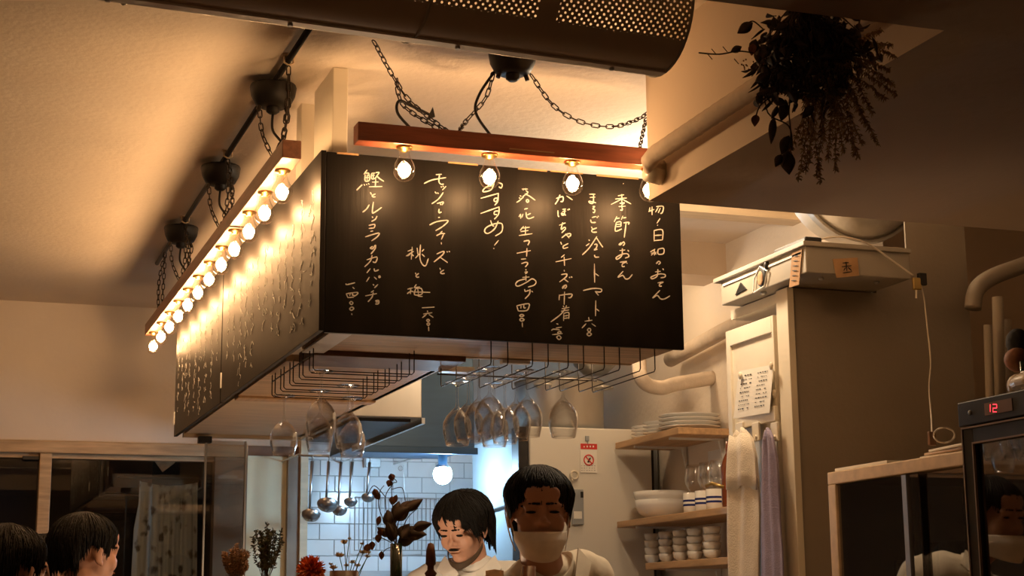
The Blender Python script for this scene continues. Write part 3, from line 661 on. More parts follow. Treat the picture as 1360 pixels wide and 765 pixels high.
# curtain and pennant outside the window
cv = M(); N = 40
ca, cb_ = at(186,640,'Y',7.8).x, at(262,640,'Y',7.8).x
for i in range(N+1):
    t = i/N; x = ca+(cb_-ca)*t; y = 7.8+.018*math.sin(t*28)+.008*math.sin(t*61)
    for j in range(9):
        z = 1.87-.11*j; flare = .02*(t-.5)*j*.25; cv.v.append(Vector((x+flare-(.015 if (j > 1 and i == 0) else 0), y+.004*math.sin(j+t*9), z-.02*math.sin(t*3))))
for i in range(N):
    for j in range(8): a = i*9+j; cv.f.append((a,a+1,a+10,a+9))
cu = thing('curtain', 'pale floral curtain gathered behind the dark window glass', 'curtain', (1.0,7.8,1.0))
cv.build('fabric', 'curtain', cu, smooth=True, solid=.003)
M().tube([(.8,7.8,1.885),(1.25,7.8,1.885)], .006, 8).build('rod', 'black', cu)
tag(M().slab([at(200,592,'Y',7.625),at(240,592,'Y',7.625),at(232,615,'Y',7.625),at(216,627,'Y',7.625),at(205,612,'Y',7.625)],(0,.004,0)).build('fabric_pennant', 'dried_tan'), 'tan cloth point hanging in the window above the curtain', 'pennant')
st('wall_street', M().box((-2.6,8.3,0),(2.6,8.4,3)), 'night')
pf = thing('picture_frame', 'dark framed board seen faintly behind the window glass', 'frame', (.9,8.28,1.75))
M().box(at(138,608,'Y',8.25), at(200,655,'Y',8.29)).build('panel', 'wood_dark', pf)
M().box(at(134,604,'Y',8.25), at(138,660,'Y',8.295)).box(at(134,656,'Y',8.25), at(200,660,'Y',8.295)).build('frame_strip', 'grey', pf)

# ================================================================== kitchen: hood, lamp, ladles, grid
hd = thing('range_hood', 'large stainless exhaust hood over the cooking line, blue lamp light painted in', 'range hood', (1.9,7.0,1.9))
hp = M()
x0,x1,y0,y1 = 1.62,2.13,6.50,6.98
hp.hexa([(x0,y0,1.925),(x1,y0,1.925),(x1,y1,1.925),(x0,y1,1.925),(x0,y0+.03,2.60),(x1,y0+.03,2.60),(x1,y1,2.60),(x0,y1,2.60)])
hp.build('hood_body', 'blue_lit_hood_steel', hd, bev=.003)
M().box((x0-.01,y0-.014,1.900),(x1+.01,y0+.006,1.928)).build('front_lip', 'blue_lit_hood_steel', hd, bev=.002)
M().box((1.352,5.5,1.926),(1.606,6.35,2.36)).build('side_duct_box', 'alu', hd, bev=.003, label='beige-lit metal duct box')
M().slab([(1.606,5.5,1.926),(1.606,5.5,1.905),(1.60,6.5,1.90),(1.60,6.5,1.926)],(.012,0,0)).build('drip_edge', 'steel', hd)
M().box((1.37,5.55,1.915),(1.58,6.3,1.93)).build('filter', 'black', hd, label='dark grease filter opening')
hl = thing('hood_lamp', 'glaring blue-white lamp under the exhaust hood', 'lamp', (1.99,6.52,1.9))
lc = at(588,630,'Y',6.62)
M().ell(lc,(.040,.040,.042),20,12).build('lit_globe', 'led', hl, smooth=True)
M().lathe([(.0008,.115),(.018,.115),(.02,.045),(.034,.03),(.03,.026),(.0008,.026)], lc, 16).build('lamp_cap', 'steel', hl, smooth=True)
ut = thing('utensil_rail', 'steel rail with hooks under the hood holding ladles', 'rail', (1.75,7.3,1.9))
BARZ = at(450,606,'Y',7.12).z
M().tube([(at(396,606,'Y',7.12).x,7.12,BARZ), (at(560,606,'Y',7.12).x,7.12,BARZ)], .005, 8).build('bar', 'steel', ut, smooth=True)
for q in (400, 480, 556): M().tube([(at(q,606,'Y',7.12).x,7.12,BARZ), (at(q,606,'Y',7.12).x,7.15,BARZ+.01), (at(q,606,'Y',7.12).x,7.552,BARZ+.01)], .004, 6).build('wall_arm', 'steel', ut)
random.seed(5)
def ladle(px, ptop, pbot, y, bowl, lab):
    y = 7.12; b = at(px, pbot, 'Y', y); a = Vector((at(px+4, ptop, 'Y', y).x, y, BARZ-.024))
    t = thing('ladle', lab, 'ladle', b, 'steel ladles hanging on the kitchen rail')
    M().tube([a, a.lerp(b,.5), b], [.008,.006,.005], 8).build('handle', 'steel', t, smooth=True)
    hk = [a+Vector((0,0,.0)), a+Vector((.0,-.008,.018)), a+Vector((0,0,.026)), a+Vector((0,.010,.018))]
    M().tube(smooth_path(hk,5), .0025, 6).build('hook', 'steel', t, smooth=True)
    rot = Euler((math.radians(-28), math.radians(12), 0)).to_matrix(); m = M(); n = 20; pr = [(bowl*math.cos(q), -bowl*.75*math.sin(q)) for q in [PI/2*i/7 for i in range(8)]]
    m.lathe(pr+[(max(.0004,r-.0015), z+.0015) for r, z in reversed(pr)], (0,0,0), n); m.v = [rot@v + b + Vector((.002,-bowl*.55,-.004)) for v in m.v]
    m.build('ladle_bowl', 'steel', t, smooth=True)
ladle(411,600,682,6.9,.042,'steel ladle hanging leftmost on the rail, bowl lowest')
ladle(433,600,668,7.0,.048,'steel ladle with the widest bowl, second from the left')
ladle(449,603,676,6.95,.034,'steel ladle third from the left, narrow handle')
ladle(464,610,665,7.2,.030,'small steel ladle fourth from the left over the white tiles')
ladle(487,612,659,7.3,.030,'small steel ladle at the right end next to the wire grid')
tag(M().box(at(486,608,'Y',7.49), at(502,622,'Y',7.544)).tube([at(484,606,'Y',7.52),at(504,606,'Y',7.52)],.006,8).build('steel_box', 'steel', bev=.003), 'small steel box fixed on the tiles at the end of the utensil rail', 'box')
gr = thing('wire_grid', 'steel wire grid rack leaning on the white tiled wall behind the chef', 'wire rack', at(520,740,'Y',7.5))
gx0, gx1 = at(471,700,'Y',7.49).x, at(600,700,'Y',7.49).x; gzt, gzb = at(520,661,'Y',7.49).z, at(520,731,'Y',7.49).z
k = 0; x = gx0
while x <= gx1:
    M().tube([(x,7.49,gzb),(x,7.49,gzt)], .0017, 5).build('wire', 'steel_dull', gr); x += .0205
M().tube([(gx0,7.485,gzb),(gx1,7.485,gzb),(gx1,7.485,gzt),(gx0,7.485,gzt)], .003, 6, closed=True).build('frame', 'steel_dull', gr)
M().tube([at(536,618,'Y',7.48),at(537,640,'Y',7.48),at(537,662,'Y',7.48)], .0015, 5).build('hanger', 'steel_dull', gr)
M().tube([at(532,622,'Y',7.5)+Vector((.011*math.cos(q),0,.011*math.sin(q))) for q in [i*PI/6 for i in range(12)]], .0015, 5, closed=True).build('ring', 'steel_dull', gr)
st('trim_15', M().box((1.64,6.95,1.335),(2.24,7.53,1.375)), 'steel')       # cooking counter back
st('trim_16', M().box((1.64,7.44,1.375),(2.24,7.53,1.445)), 'steel')

# ================================================================== fridge, pot
fr = thing('refrigerator', 'tall cream refrigerator in the corner with notices on its door', 'refrigerator', (2.55,6.5,0))
ft = at(790,568,'Y',6.13).z
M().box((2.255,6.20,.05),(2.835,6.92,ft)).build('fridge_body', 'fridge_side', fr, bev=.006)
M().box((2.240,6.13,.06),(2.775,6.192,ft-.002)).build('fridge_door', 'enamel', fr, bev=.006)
M().box((2.196,6.14,.06),(2.237,6.22,ft-.004)).build('door_edge', 'black', fr)
M().box((2.779,6.15,.06),(2.792,6.20,ft-.06)).build('door_gasket', 'black', fr)
M().box((2.10,6.95,.0),(2.20,6.96,1.0)).build('foot_panel', 'steel_dull', fr)
M().tube([at(650,680,'X',2.253),at(674,672,'X',2.253)], .008, 8).build('side_handle', 'black', fr)
def fpn(x, y, d=0): p = at(x,y,'Y',6.128-d); return p
def panel_on(name, xa, ya, xb, yb, mat, d=.0, th=.002):
    a, b = fpn(xa,ya,d), fpn(xb,yb,d); return M().box((a.x,a.y,a.z),(b.x,a.y-th,b.z)), a, b
nt_ = thing('notice', 'white notice with a red header and red prohibition circle on the fridge door', 'notice', fpn(782,628))
m_, a, b = panel_on('', 770,588,793,628,''); m_.build('sheet', 'paper', nt_)
m_, a, b = panel_on('', 771,589,793,597,'',.002,.0008); m_.build('red_header', 'red', nt_, label='red header band')
cc = fpn(782,611,.003); M().tube([cc+Vector((.0205*math.cos(q),0,.0205*math.sin(q))) for q in [i*PI/10 for i in range(20)]], .0026, 6, closed=True).tube([cc+Vector((-.0145,0,.0145)), cc+Vector((.0145,0,-.0145))], .0024, 6).build('prohibition_sign', 'red', nt_)
M().slab([cc+Vector(v)*.0115 for v in ((-.6,0,-.8),(.1,0,-.9),(.6,0,.2),(.9,0,.9),(.2,0,.7),(-.2,0,.1))],(0,.001,0)).build('hand_symbol', 'ink', nt_)
tx = M()
for i, x in enumerate((776,780,784,788)): q = fpn(x,593,.0035); tx.box(q-Vector((.003,0,.0035)), q+Vector((.003,.0005,.0035)) if i else q+Vector((.002,.0005,.002)))
tx.build('header_marks', 'paper', nt_)
tx = M()
for r in range(3):
    for k in range(6): q = fpn(772+k*3.4, 619+r*3, .0025); tx.box(q, q+Vector((.0055 if (k+r) % 3 else .003,.0003,.0016)))
tx.build('small_print', 'ink', nt_)
tag(M().box(fpn(777,579), fpn(782,586)-Vector((0,.006,0))).tube([fpn(780,586,.003),fpn(781,590,.003)],.002,6).build('magnet_clip','grey',bev=.002), 'small grey clip on the fridge above the notice', 'magnet')
mg = fpn(763,631,.01); tag(M().tube([mg+Vector((.016*math.cos(q),0,.016*math.sin(q))) for q in [i*PI/8 for i in range(16)]], .005, 8, closed=True).tube([mg+Vector((-.012,0,-.012)), mg+Vector((-.008,0,-.03))], .004,6).build('ring_hook', 'plastic_cream', smooth=True), 'round cream hook on the fridge door beside the masked chef', 'hook')
tm = thing('kitchen_timer', 'small grey device stuck on the fridge by the masked chef', 'timer', fpn(768,700))
M().box(fpn(758,650,0), fpn(776,697,.014)).build('body', 'grey', tm, bev=.003); M().box(fpn(771,653,.015), fpn(775,661,.016)).build('screen', 'black', tm)
M().box(fpn(762,679,.015), fpn(773,689,.0155)).build('label_strip', 'paper', tm)
pt = thing('stock_pot', 'big dented aluminium stock pot standing on top of the refrigerator', 'pot', (2.48,6.42,ft))
pc = Vector((2.485,6.42,ft+.001)); pr_ = .185
M().lathe([(.0008,0),(pr_-.02,0),(pr_-.004,.012),(pr_,.03),(pr_+.002,.205),(pr_+.008,.212),(pr_+.006,.218),(pr_-.004,.214),(pr_-.008,.03),(.0008,.012)], pc, 48).build('pot_body', 'alu', pt, smooth=True)
M().lathe([(.0008,.005),(pr_-.03,.003),(pr_+.005,0),(pr_+.010,-.004)], pc+Vector((0,0,.222)), 40).build('pot_lid', 'alu', pt, smooth=True)
for s in (-1,1): M().tube(smooth_path([pc+Vector((s*.14,-.12,.18)), pc+Vector((s*.175,-.165,.185)), pc+Vector((s*.12,-.19,.185)), pc+Vector((s*.10,-.155,.18))],5), .006, 8).build('handle', 'alu', pt, smooth=True)
cl = thing('colander', 'dull metal bowl tucked beside the stock pot below the cabinet', 'bowl', (2.66,6.28,ft))
M().lathe([(.0008,.012),(.05,.012),(.09,.05),(.10,.075),(.098,.075),(.087,.05),(.048,.015),(.0008,.015)], (2.60,6.30,ft+.235), 28).build('bowl', 'steel_dull', cl, smooth=True)
# elbow pipe and long pipe on the right wall
tag(M().tube(smooth_path([Vector((2.852,5.7,at(905,500,'Y',5.7).z)), at(898,510,'Y',5.7), at(880,515,'Y',5.7), at(862,512,'Y',5.7), at(852,503,'Y',5.7), at(849,488,'Y',5.75), at(849,440,'Y',5.85)],8), .028, 14).build('elbow_pipe', 'insul', smooth=True), 'pale insulated pipe bending out of the right wall above the plates', 'pipe')
tag(M().tube([at(890,478,'X',2.78), at(960,440,'X',2.78), at(1050,396,'X',2.78)], .030, 14).build('wall_pipe', 'insul', smooth=True), 'long pale wrapped pipe along the top of the kitchen side wall', 'pipe')

# ================================================================== shelves and dishes
SX0, SX1 = 2.60, 2.846
def shelf(zt, ya, yb, lab):
    t = thing('wall_shelf', lab, 'shelf', (2.72,(ya+yb)/2,zt), 'wooden dish shelves on the kitchen side wall')
    M().box((SX0,ya,zt-.026),(SX1,yb,zt)).build('board', 'wood_y', t, bev=.003)
    for y in (ya+.12, yb-.15):
        M().box((SX0+.02,y-.008,zt-.034),(SX1,y+.008,zt-.026)).slab([(SX1-.02,y-.006,zt-.034),(SX1,y-.006,zt-.034),(SX1,y-.006,zt-.13)],(0,.012,0)).build('bracket', 'white_metal', t)
z1 = at(815,590,'X',2.6).z; z2 = at(818,697,'X',2.6).z+.012; z3 = at(858,752,'X',2.6).z+.012
shelf(z1+.004, 5.50, 6.10, 'topmost wooden wall shelf, carrying stacks of plates')
shelf(z2, 4.95, 6.10, 'middle wooden wall shelf, carrying white bowls and glasses')
shelf(z3, 4.95, 5.83, 'lowest wooden wall shelf, carrying stacked white cups')
def plate(p, r, lab):
    m = M().lathe([(.0008,0),(r*.5,0),(r*.55,.003),(r,.0125),(r,.0145),(r*.55,.006),(.0008,.0045)], p, 36)
    tag(m.build('plate', 'china', loc=p, smooth=True), lab, 'plate', 'white plates on the top shelf')
onm = ['bottom','second from the bottom','third from the bottom','top']
for k in range(4): plate((2.70,6.00,z1+.006+k*.0135), .065, 'small white plate in the leftmost stack on the top shelf, %s' % onm[k])
for k in range(4): plate((2.70,5.85,z1+.006+k*.0135), .080, 'medium white plate in the middle stack on the top shelf, %s' % onm[k])
for k in range(4): plate((2.715,5.64,z1+.006+k*.015), .118, 'large white plate in the right stack on the top shelf, %s' % onm[k])
def bowl(p, r, h, lab, grp, name='bowl', cat='bowl', ret=False):
    prof = [(.0008,0),(r*.5,0),(r*.55,.004),(r*.86,h*.35),(r*.97,h*.7),(r,h),(r-.003,h),(r*.97-.004,h*.7),(r*.84,h*.37),(r*.5,.008),(.0008,.007)]
    return tag(M().lathe(prof, p, 32).build(name, 'china', loc=p, smooth=True), lab, cat, grp)
bc = at(861,684,'X',2.72); bowl((2.72,5.93,z2+.001), .105, .075, 'large white bowl, lower of the pair on the middle shelf', 'large white bowls')
bowl((2.72,5.93,z2+.037), .110, .072, 'large white bowl nested on top of the other on the middle shelf', 'large white bowls')
scl = ['leftmost','second from the left','third from the left','fourth from the left','fifth from the left','rightmost']
cup0 = None
for c, px in enumerate((866,885,904,923,946)):
    q = at(px, 730, 'X', 2.675)
    for k in range(4):
        p = Vector((2.675, q.y, z3+.001+k*.0275)); lab = 'white cup on the lowest shelf, %s stack, %s' % (scl[c], onm[k])
        if cup0 is None:
            cup0 = bowl(p, .030+.0, .034, lab, 'white cups stacked on the lowest shelf', 'cup', 'cup')
        else:
            cc_ = cup0.copy(); C.objects.link(cc_); cc_.location = p; cc_['label'] = lab; cc_.scale = (1.12,1.12,1) if c == 4 else (1,1,1)
        
for i, px in enumerate((918,934,949)):
    q = at(px, 665, 'X', 2.68); p = Vector((2.68, q.y, z2+.001))
    t = thing('striped_cup', 'white cup with two navy stripes on the middle shelf, %s' % ('left one','middle one','right one')[i], 'cup', p, 'striped cups on the middle shelf')
    M().lathe([(.0008,0),(.027,0),(.030,.003),(.031,.078),(.029,.078),(.028,.006),(.0008,.006)], p, 24).build('cup_body', 'china', t, smooth=True)
    for zz in (.028,.044): M().lathe([(.0312,0),(.0316,.001),(.0316,.007),(.0312,.008)], p+Vector((0,0,zz)), 24).build('stripe', 'navy', t, smooth=True)
for i, px in enumerate((920,937,952)):
    q = at(px, 600, 'X', 2.76)
    g = put_glass((2.77, q.y, z2+.001), 'stemmed glass standing on the middle shelf behind the striped cups, %s' % ('left','middle','right')[i], 'stemmed glasses on the middle shelf', 1.12, True)
ab = thing('amber_bottle', 'dark amber bottle at the right of the middle shelf beside the white door', 'bottle', (2.63,5.16,z2))
M().lathe([(.0008,0),(.030,0),(.032,.01),(.032,.14),(.022,.17),(.012,.19),(.012,.23),(.0008,.23)], (2.64,5.17,z2+.001), 20).build('bottle_body', 'amber', ab, smooth=True)
M().tube([(2.61,5.16,z2+.07),(2.585,5.20,z2+.085),(2.58,5.24,z2+.08)], .006, 8).build('spout', 'brass', ab, smooth=True)
tg = thing('glass_tumbler', 'clear tall glass on the lowest shelf at the end of the cup stacks', 'glass', (2.66,5.10,z3))
M().lathe([(.0008,0),(.024,0),(.028,.11),(.0265,.11),(.023,.004),(.0008,.004)], (2.66,5.09,z3+.001), 20).build('tumbler', 'g_wine', tg, smooth=True)
tag(M().box((2.843,5.30,1.66),(2.848,5.75,1.86)).build('wall_tile_panel', 'white_metal', bev=.002), 'pale splash panel on the side wall behind the stemmed glasses', 'panel')

# ================================================================== cupboard, door panel, towels, paper
cp = thing('tall_cupboard', 'tall cupboard whose brown side panel faces the room', 'cupboard', (2.67,4.4,0))
ct = at(1070,362,'X',2.31).z-.004
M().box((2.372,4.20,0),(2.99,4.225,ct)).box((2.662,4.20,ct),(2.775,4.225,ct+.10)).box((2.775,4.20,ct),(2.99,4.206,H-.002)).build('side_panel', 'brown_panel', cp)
M().box((2.350,4.192,0),(2.372,4.262,ct)).build('front_stile', 'white_paint', cp, bev=.002, label='cream lit front edge')
M().box((2.37,4.225,ct-.03),(2.99,4.595,ct)).build('top_panel', 'white_paint', cp)
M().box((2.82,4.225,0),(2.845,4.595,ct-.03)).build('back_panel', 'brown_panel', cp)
dr = thing('cupboard_door', 'cream panelled cupboard door with a paper list and towels on it', 'door', (2.35,4.43,0))
dt = at(966,441,'X',2.35).z
M().box((2.352,4.272,.1),(2.366,4.585,dt)).build('door_leaf', 'white_paint', dr, bev=.002)
M().box((2.343,4.560,.1),(2.353,4.585,dt)).build('stile', 'white_paint', dr, bev=.002)
M().box((2.343,4.272,.1),(2.353,4.285,dt)).build('stile', 'white_paint', dr, bev=.002)
M().box((2.343,4.285,dt-.05),(2.353,4.560,dt)).build('top_rail', 'white_paint', dr, bev=.002)
M().box((2.335,4.27,1.80),(2.352,4.50,1.845)).build('hook_rail', 'white_paint', dr, bev=.002)
DXP = 2.338
def dp(x,y,v=DXP): return at(x,y,'X',v)
pl = thing('paper_list', 'white paper list with two columns of small print held by magnets on the cream door', 'paper', dp(1000,556))
c_ = [dp(981,493), dp(1027,484,2.335), dp(1022,548,2.325), dp(974,556,2.335)]
M().slab(c_, (.0006,0,0)).build('sheet', 'paper', pl)
tx = M(); random.seed(3)
for col in range(2):
    for r in range(9):
        u = .12+col*.47; v = .12+r*.088; k = 0
        while k < .28:
            a_ = c_[0].lerp(c_[1],u+k).lerp(c_[3].lerp(c_[2],u+k),v); L = random.uniform(.02,.06); b_ = c_[0].lerp(c_[1],u+k+L).lerp(c_[3].lerp(c_[2],u+k+L),v)
            if random.random() > .15: ribbon(tx, [a_-Vector((.002,0,0)), b_-Vector((.002,0,0))], .0022 if r % 2 else .0034, (-1,0,0), .0004)
            k += L+.02
tx.build('small_print', 'ink', pl)
for (x,y,nm) in ((983,499,'left'),(1024,486,'right')):
    p = dp(x,y,2.328); tag(M().ell(p,(.005,.010,.012),14,8).build('magnet','plastic_cream',smooth=True), 'round cream magnet at the %s top corner of the paper list' % nm, 'magnet')
p = dp(1028,523,2.340); tag(M().ell(p,(.006,.009,.013),14,8).build('door_knob','plastic_cream',smooth=True), 'oval cream knob on the cream door right of the paper', 'knob')
for (x,nm) in ((983,'left'),(1004,'middle'),(1029,'right')):
    t = thing('towel_hook', 'cream adhesive hook on the door, %s one' % nm, 'hook', dp(x,572,2.335), 'hooks holding the towels')
    a, b = dp(x-5,562,2.331), dp(x+5,585,2.331); M().box((2.328,a.y,a.z),(2.336,b.y,b.z)).build('hook_plate', 'white_paint', t, bev=.003)
    M().tube([dp(x,578,2.330), dp(x,583,2.318), dp(x,579,2.312)], .003, 6).build('peg', 'white_paint', t)
def towel(pts_top, rows, mat, lab, seed, amp=.010, nf=5):
    random.seed(seed); N = 36; m = M(); ph = random.random()*6
    for j, (xl, xr, y) in enumerate(rows):
        for i in range(N+1):
            t = i/N; px = xl+(xr-xl)*t; base = dp(px, y+3*math.sin(t*7+j*.3), 2.318)
            f = min(1, .35+j*.25)
            base.x += -amp*f*math.sin(t*nf*2*PI+ph+.15*math.sin(j)) - .004*f*math.sin(t*13+j*.4); m.v.append(base)
    for j in range(len(rows)-1):
        for i in range(N): a = j*(N+1)+i; m.f.append((a,a+1,a+N+2,a+N+1))
    return m
t = thing('towel', 'cream towel hanging from the left hook on the cream door', 'towel', dp(990,765)); 
m_ = towel(None, [(979,990,571),(975,999,580),(972,1004,600),(970,1008,640),(970,1009,680),(970,1008,720),(971,1007,755),(972,1006,800),(973,1005,850)], 'cream_cloth','',4,.005,1.6)
m_.build('cloth', 'cream_cloth', t, smooth=True, solid=.006)
m_ = towel(None, [(973,1000,578),(971,1006,600),(970,1009,630),(971,1009,648)], 'cream_cloth','',9,.004,1.4)
for v in m_.v: v.x -= .010
m_.build('folded_flap', 'cream_cloth', t, smooth=True, solid=.005)
t = thing('towel', 'greyish lilac towel hanging in folds from the right hook on the cream door', 'towel', dp(1022,765))
m_ = towel(None, [(1016,1022,571),(1013,1027,582),(1012,1033,610),(1011,1036,650),(1011,1038,690),(1011,1041,730),(1011,1042,770),(1011,1042,830)], 'lilac_cloth','',6,.006,2.3)
m_.build('cloth', 'lilac_cloth', t, smooth=True, solid=.005)

# ================================================================== ceiling air unit with magnets
au = thing('air_unit', 'cream metal box unit on top of the cupboard with screws and magnets', 'air conditioner', (2.48,4.25,2.18))
AX0, AX1, AY0, AY1 = 2.31, 2.655, 4.003, 4.54
az1 = at(1070,325,'X',AX0).z; az0 = at(1070,362,'X',AX0).z
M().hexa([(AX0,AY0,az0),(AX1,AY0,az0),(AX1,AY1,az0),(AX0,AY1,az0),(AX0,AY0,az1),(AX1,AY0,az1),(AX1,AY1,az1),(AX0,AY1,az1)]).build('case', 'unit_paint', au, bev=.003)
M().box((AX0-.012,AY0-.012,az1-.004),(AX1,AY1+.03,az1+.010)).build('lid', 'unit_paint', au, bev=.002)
M().box((AX0-.004,AY0+.02,az1-.022),(AX0,AY1-.02,az1-.016)).build('seam_strip', 'white_metal', au)
for (x,y) in ((AX0+.02,4.30),(AX0+.08,4.06),(AX1-.08,4.06)):
    M().ell((x,y,az0-.003),(.009,.009,.006),12,6).build('screw', 'steel', au, smooth=True)
def ap(x,y): return at(x,y,'X',AX0-.004)
t = thing('magnet', 'black triangular magnet on the left face of the air unit', 'magnet', ap(982,390)); M().slab([ap(976,392),ap(991,384),ap(983,375)],(.004,0,0)).build('triangle', 'black', t, bev=.001)
t = thing('magnet', 'oval teardrop magnet with an orange centre on the air unit', 'magnet', ap(1012,388))
ov = ap(1011,367); M().ell(ov,(.005,.028,.032),20,8).build('oval', 'black', t, smooth=True); M().ell(ov+Vector((-.004,0,-.006)),(.003,.018,.022),16,8).build('orange_centre', 'dried_tan', t, smooth=True, label='orange brown centre')
M().tube([ap(1001,388)+Vector((-.002,0,0)), ap(1003,370)+Vector((-.003,0,0)), ap(1010,354)+Vector((-.002,0,0)), ap(1020,360)+Vector((-.003,0,0)), ap(1016,380)+Vector((-.002,0,0)), ap(1002,389)+Vector((-.002,0,0))], .0025, 6).build('pale_rim', 'white_metal', t)
tag(M().ell(ap(1018,352),(.008,.010,.014),12,8).build('magnet','black',smooth=True), 'small round black magnet above the oval one on the air unit', 'magnet')
t = thing('price_tag', 'long strip of brown paper with brush writing taped to the air unit corner', 'paper strip', ap(1056,380))
q_ = [ap(1052,336),ap(1065,331),ap(1061,378),ap(1048,382)]; M().slab(q_,(.0012,0,0)).build('strip', 'kraft', t)
tx = M()
for k in range(6):
    v = .12+k*.14; a_ = q_[0].lerp(q_[3],v).lerp(q_[1].lerp(q_[2],v),.25); b_ = q_[0].lerp(q_[3],v+.07).lerp(q_[1].lerp(q_[2],v+.03),.75); ribbon(tx,[a_-Vector((.002,0,0)),b_-Vector((.002,0,0))],.003,(-1,0,0))
tx.build('brush_marks', 'ink', t)
t = thing('price_tag', 'square brown paper with dark writing stuck on the front of the air unit', 'paper', at(1122,380,'Y',AY0-.003))
q_ = [at(1106,344,'Y',AY0-.003),at(1139,342,'Y',AY0-.003),at(1141,366,'Y',AY0-.004),at(1111,369,'Y',AY0-.004)]; M().slab(q_,(0,.0012,0)).build('sheet', 'kraft', t)
tx = M()
for (u0,v0,u1,v1) in ((.35,.25,.6,.25),(.3,.45,.7,.42),(.5,.2,.48,.7),(.35,.65,.45,.5),(.55,.5,.68,.7),(.3,.78,.7,.75)):
    f_ = lambda u,v: q_[0].lerp(q_[1],u).lerp(q_[3].lerp(q_[2],u),v)-Vector((0,.0015,0)); ribbon(tx,[f_(u0,v0),f_(u1,v1)],.003,(0,-1,0))
tx.build('brush_marks', 'ink', t)
t = thing('adapter', 'flat black device lying on top of the air unit', 'device', (2.35,4.12,az1+.011))
M().box((2.315,4.01,az1+.011),(2.37,4.20,az1+.028)).build('body', 'black', t, bev=.005)
cable([Vector((2.36,4.02,az1+.022)), Vector((2.42,3.99,az1+.028)), Vector((2.50,3.98,az1+.012)), Vector((2.58,3.985,az1-.03)), at(1213,366,'Y',3.985)], .0028, 'white cable running from the black device across the air unit', 'cord')
t = thing('hanging_plug', 'white and brass plug hanging at the right end of the air unit', 'plug', at(1218,395,'Y',3.99))
M().box(at(1213,368,'Y',3.98), at(1222,386,'Y',3.99)).build('plug_body', 'brass', t, bev=.003); M().box(at(1221,362,'Y',3.98), at(1228,380,'Y',3.995)).build('socket', 'black', t, bev=.002); M().tube([at(1217,384,'Y',3.985), at(1217,396,'Y',3.985)], .003, 6).build('pin', 'plastic_cream', t)
cable([at(1221,370,'Y',3.985), at(1227,395,'Y',3.99), at(1231,430,'Y',3.99), at(1236,480,'Y',3.97), at(1234,515,'Y',3.92), at(1237,555,'Y',3.82), at(1238,585,'Y',3.72)], .0024, 'thin white cord hanging down the brown cupboard side', 'cord')
# round foil duct above the unit
fd = thing('foil_duct', 'crumpled silver round duct above the air unit', 'duct', (2.7,4.4,2.45))
dcn = at(1152,222,'Y',4.30); rr = .222; zc = dcn.z
prof = [(.0008,0),(rr*.5,.006),(rr*.8,.025),(rr*.93,.055),(rr,.10)]+[(rr+.002*(k % 2), .13+k*.03) for k in range(3)]
M().lathe(prof, (dcn.x,4.26,zc), 48, 'Y').build('duct_shell', 'foil', fd, smooth=True)
M().lathe([(rr+.012,.085),(rr+.014,.11),(rr+.002,.11),(rr+.002,.085),(rr+.012,.085)], (dcn.x,4.26,zc), 48, 'Y').build('collar', 'alu', fd, smooth=True)

# ================================================================== right: showcase, drinks fridge, clutter
SXp = 2.30
sw = thing('showcase', 'wood framed showcase with dark sliding glass below the brown cupboard side', 'showcase', (2.5,3.4,0))
szt = 1.617
M().box((SXp,3.24,szt-.034),(2.72,3.925,szt)).build('top_board', 'wood_pale', sw, bev=.003)
M().box((SXp,3.885,.4),(2.72,3.925,szt-.034)).build('end_panel', 'wood_pale', sw, bev=.003)
M().box((SXp,3.24,.3),(2.72,3.925,.4)).build('bottom_board', 'wood_pale', sw)
M().box((2.70,3.24,.4),(2.72,3.885,szt-.034)).build('back_panel', 'dark_cloth', sw)
M().box((SXp+.008,3.50,.4),(SXp+.012,3.885,szt-.036)).build('sliding_pane', 'g_case', sw)
M().box((SXp+.022,3.24,.4),(SXp+.026,3.56,szt-.036)).build('sliding_pane', 'g_case', sw)
M().box((SXp+.002,3.545,.4),(SXp+.016,3.565,szt-.036)).build('pane_edge', 'steel_dull', sw)
M().box((SXp+.03,3.24,1.02),(2.70,3.885,1.035)).build('inner_shelf', 'wood_pale', sw)
random.seed(11)
for i,(y,h,mt) in enumerate(((3.78,.34,'vase'),(3.70,.30,'amber'),(3.62,.38,'vase'),(3.47,.42,'vase'),(3.38,.36,'amber'),(3.30,.44,'vase'))):
    x = 2.42+.07*(i % 2); prof = [(.0008,0),(.036,0),(.037,.01),(.037,h*.58),(.030,h*.68),(.014,h*.78),(.0135,h),(.0008,h)]
    t = thing('bottle', 'dark bottle inside the showcase, %s from its far end' % ('first','second','third','fourth','fifth','sixth')[i], 'bottle', (x,y,1.036), 'bottles in the showcase')
    M().lathe(prof, (x,y,1.036), 20).build('bottle_body', mt, t, smooth=True); M().box((x-.038,y-.018,1.09),(x-.0365,y+.018,1.16)).build('bottle_label', 'kraft', t)
t = thing('booklet', 'thin white booklet lying on the far end of the showcase', 'booklet', (2.36,3.8,szt)); M().box((2.31,3.64,szt+.001),(2.43,3.90,szt+.009)).build('pages', 'paper', t, bev=.001)
for i in range(3):
    a = szt+.001+i*.007; t_ = tag(M().hexa([(2.33-.01*i,3.30,a),(2.52,3.30,a),(2.52,3.50-.02*i,a),(2.33,3.52-.02*i,a),(2.33-.01*i,3.30,a+.006),(2.52,3.30,a+.007),(2.52,3.50-.02*i,a+.006),(2.33,3.52-.02*i,a+.006)]).build('magazine', 'wood_pale' if i == 1 else 'paper', bev=.001), 'pale magazine on the showcase, %s of the pile' % ('bottom','middle','top')[i], 'magazine', 'magazines on the showcase')
coil = []
for k in range(50):
    q = k/50*3*2*PI; coil.append(at(1254+14*math.cos(q), 578+10*math.sin(q), 'Y', 3.55+.02*math.sin(k*.9)))
cable(coil[::2], .0022, 'white cord bundled in a loose coil on the magazines', 'cord')
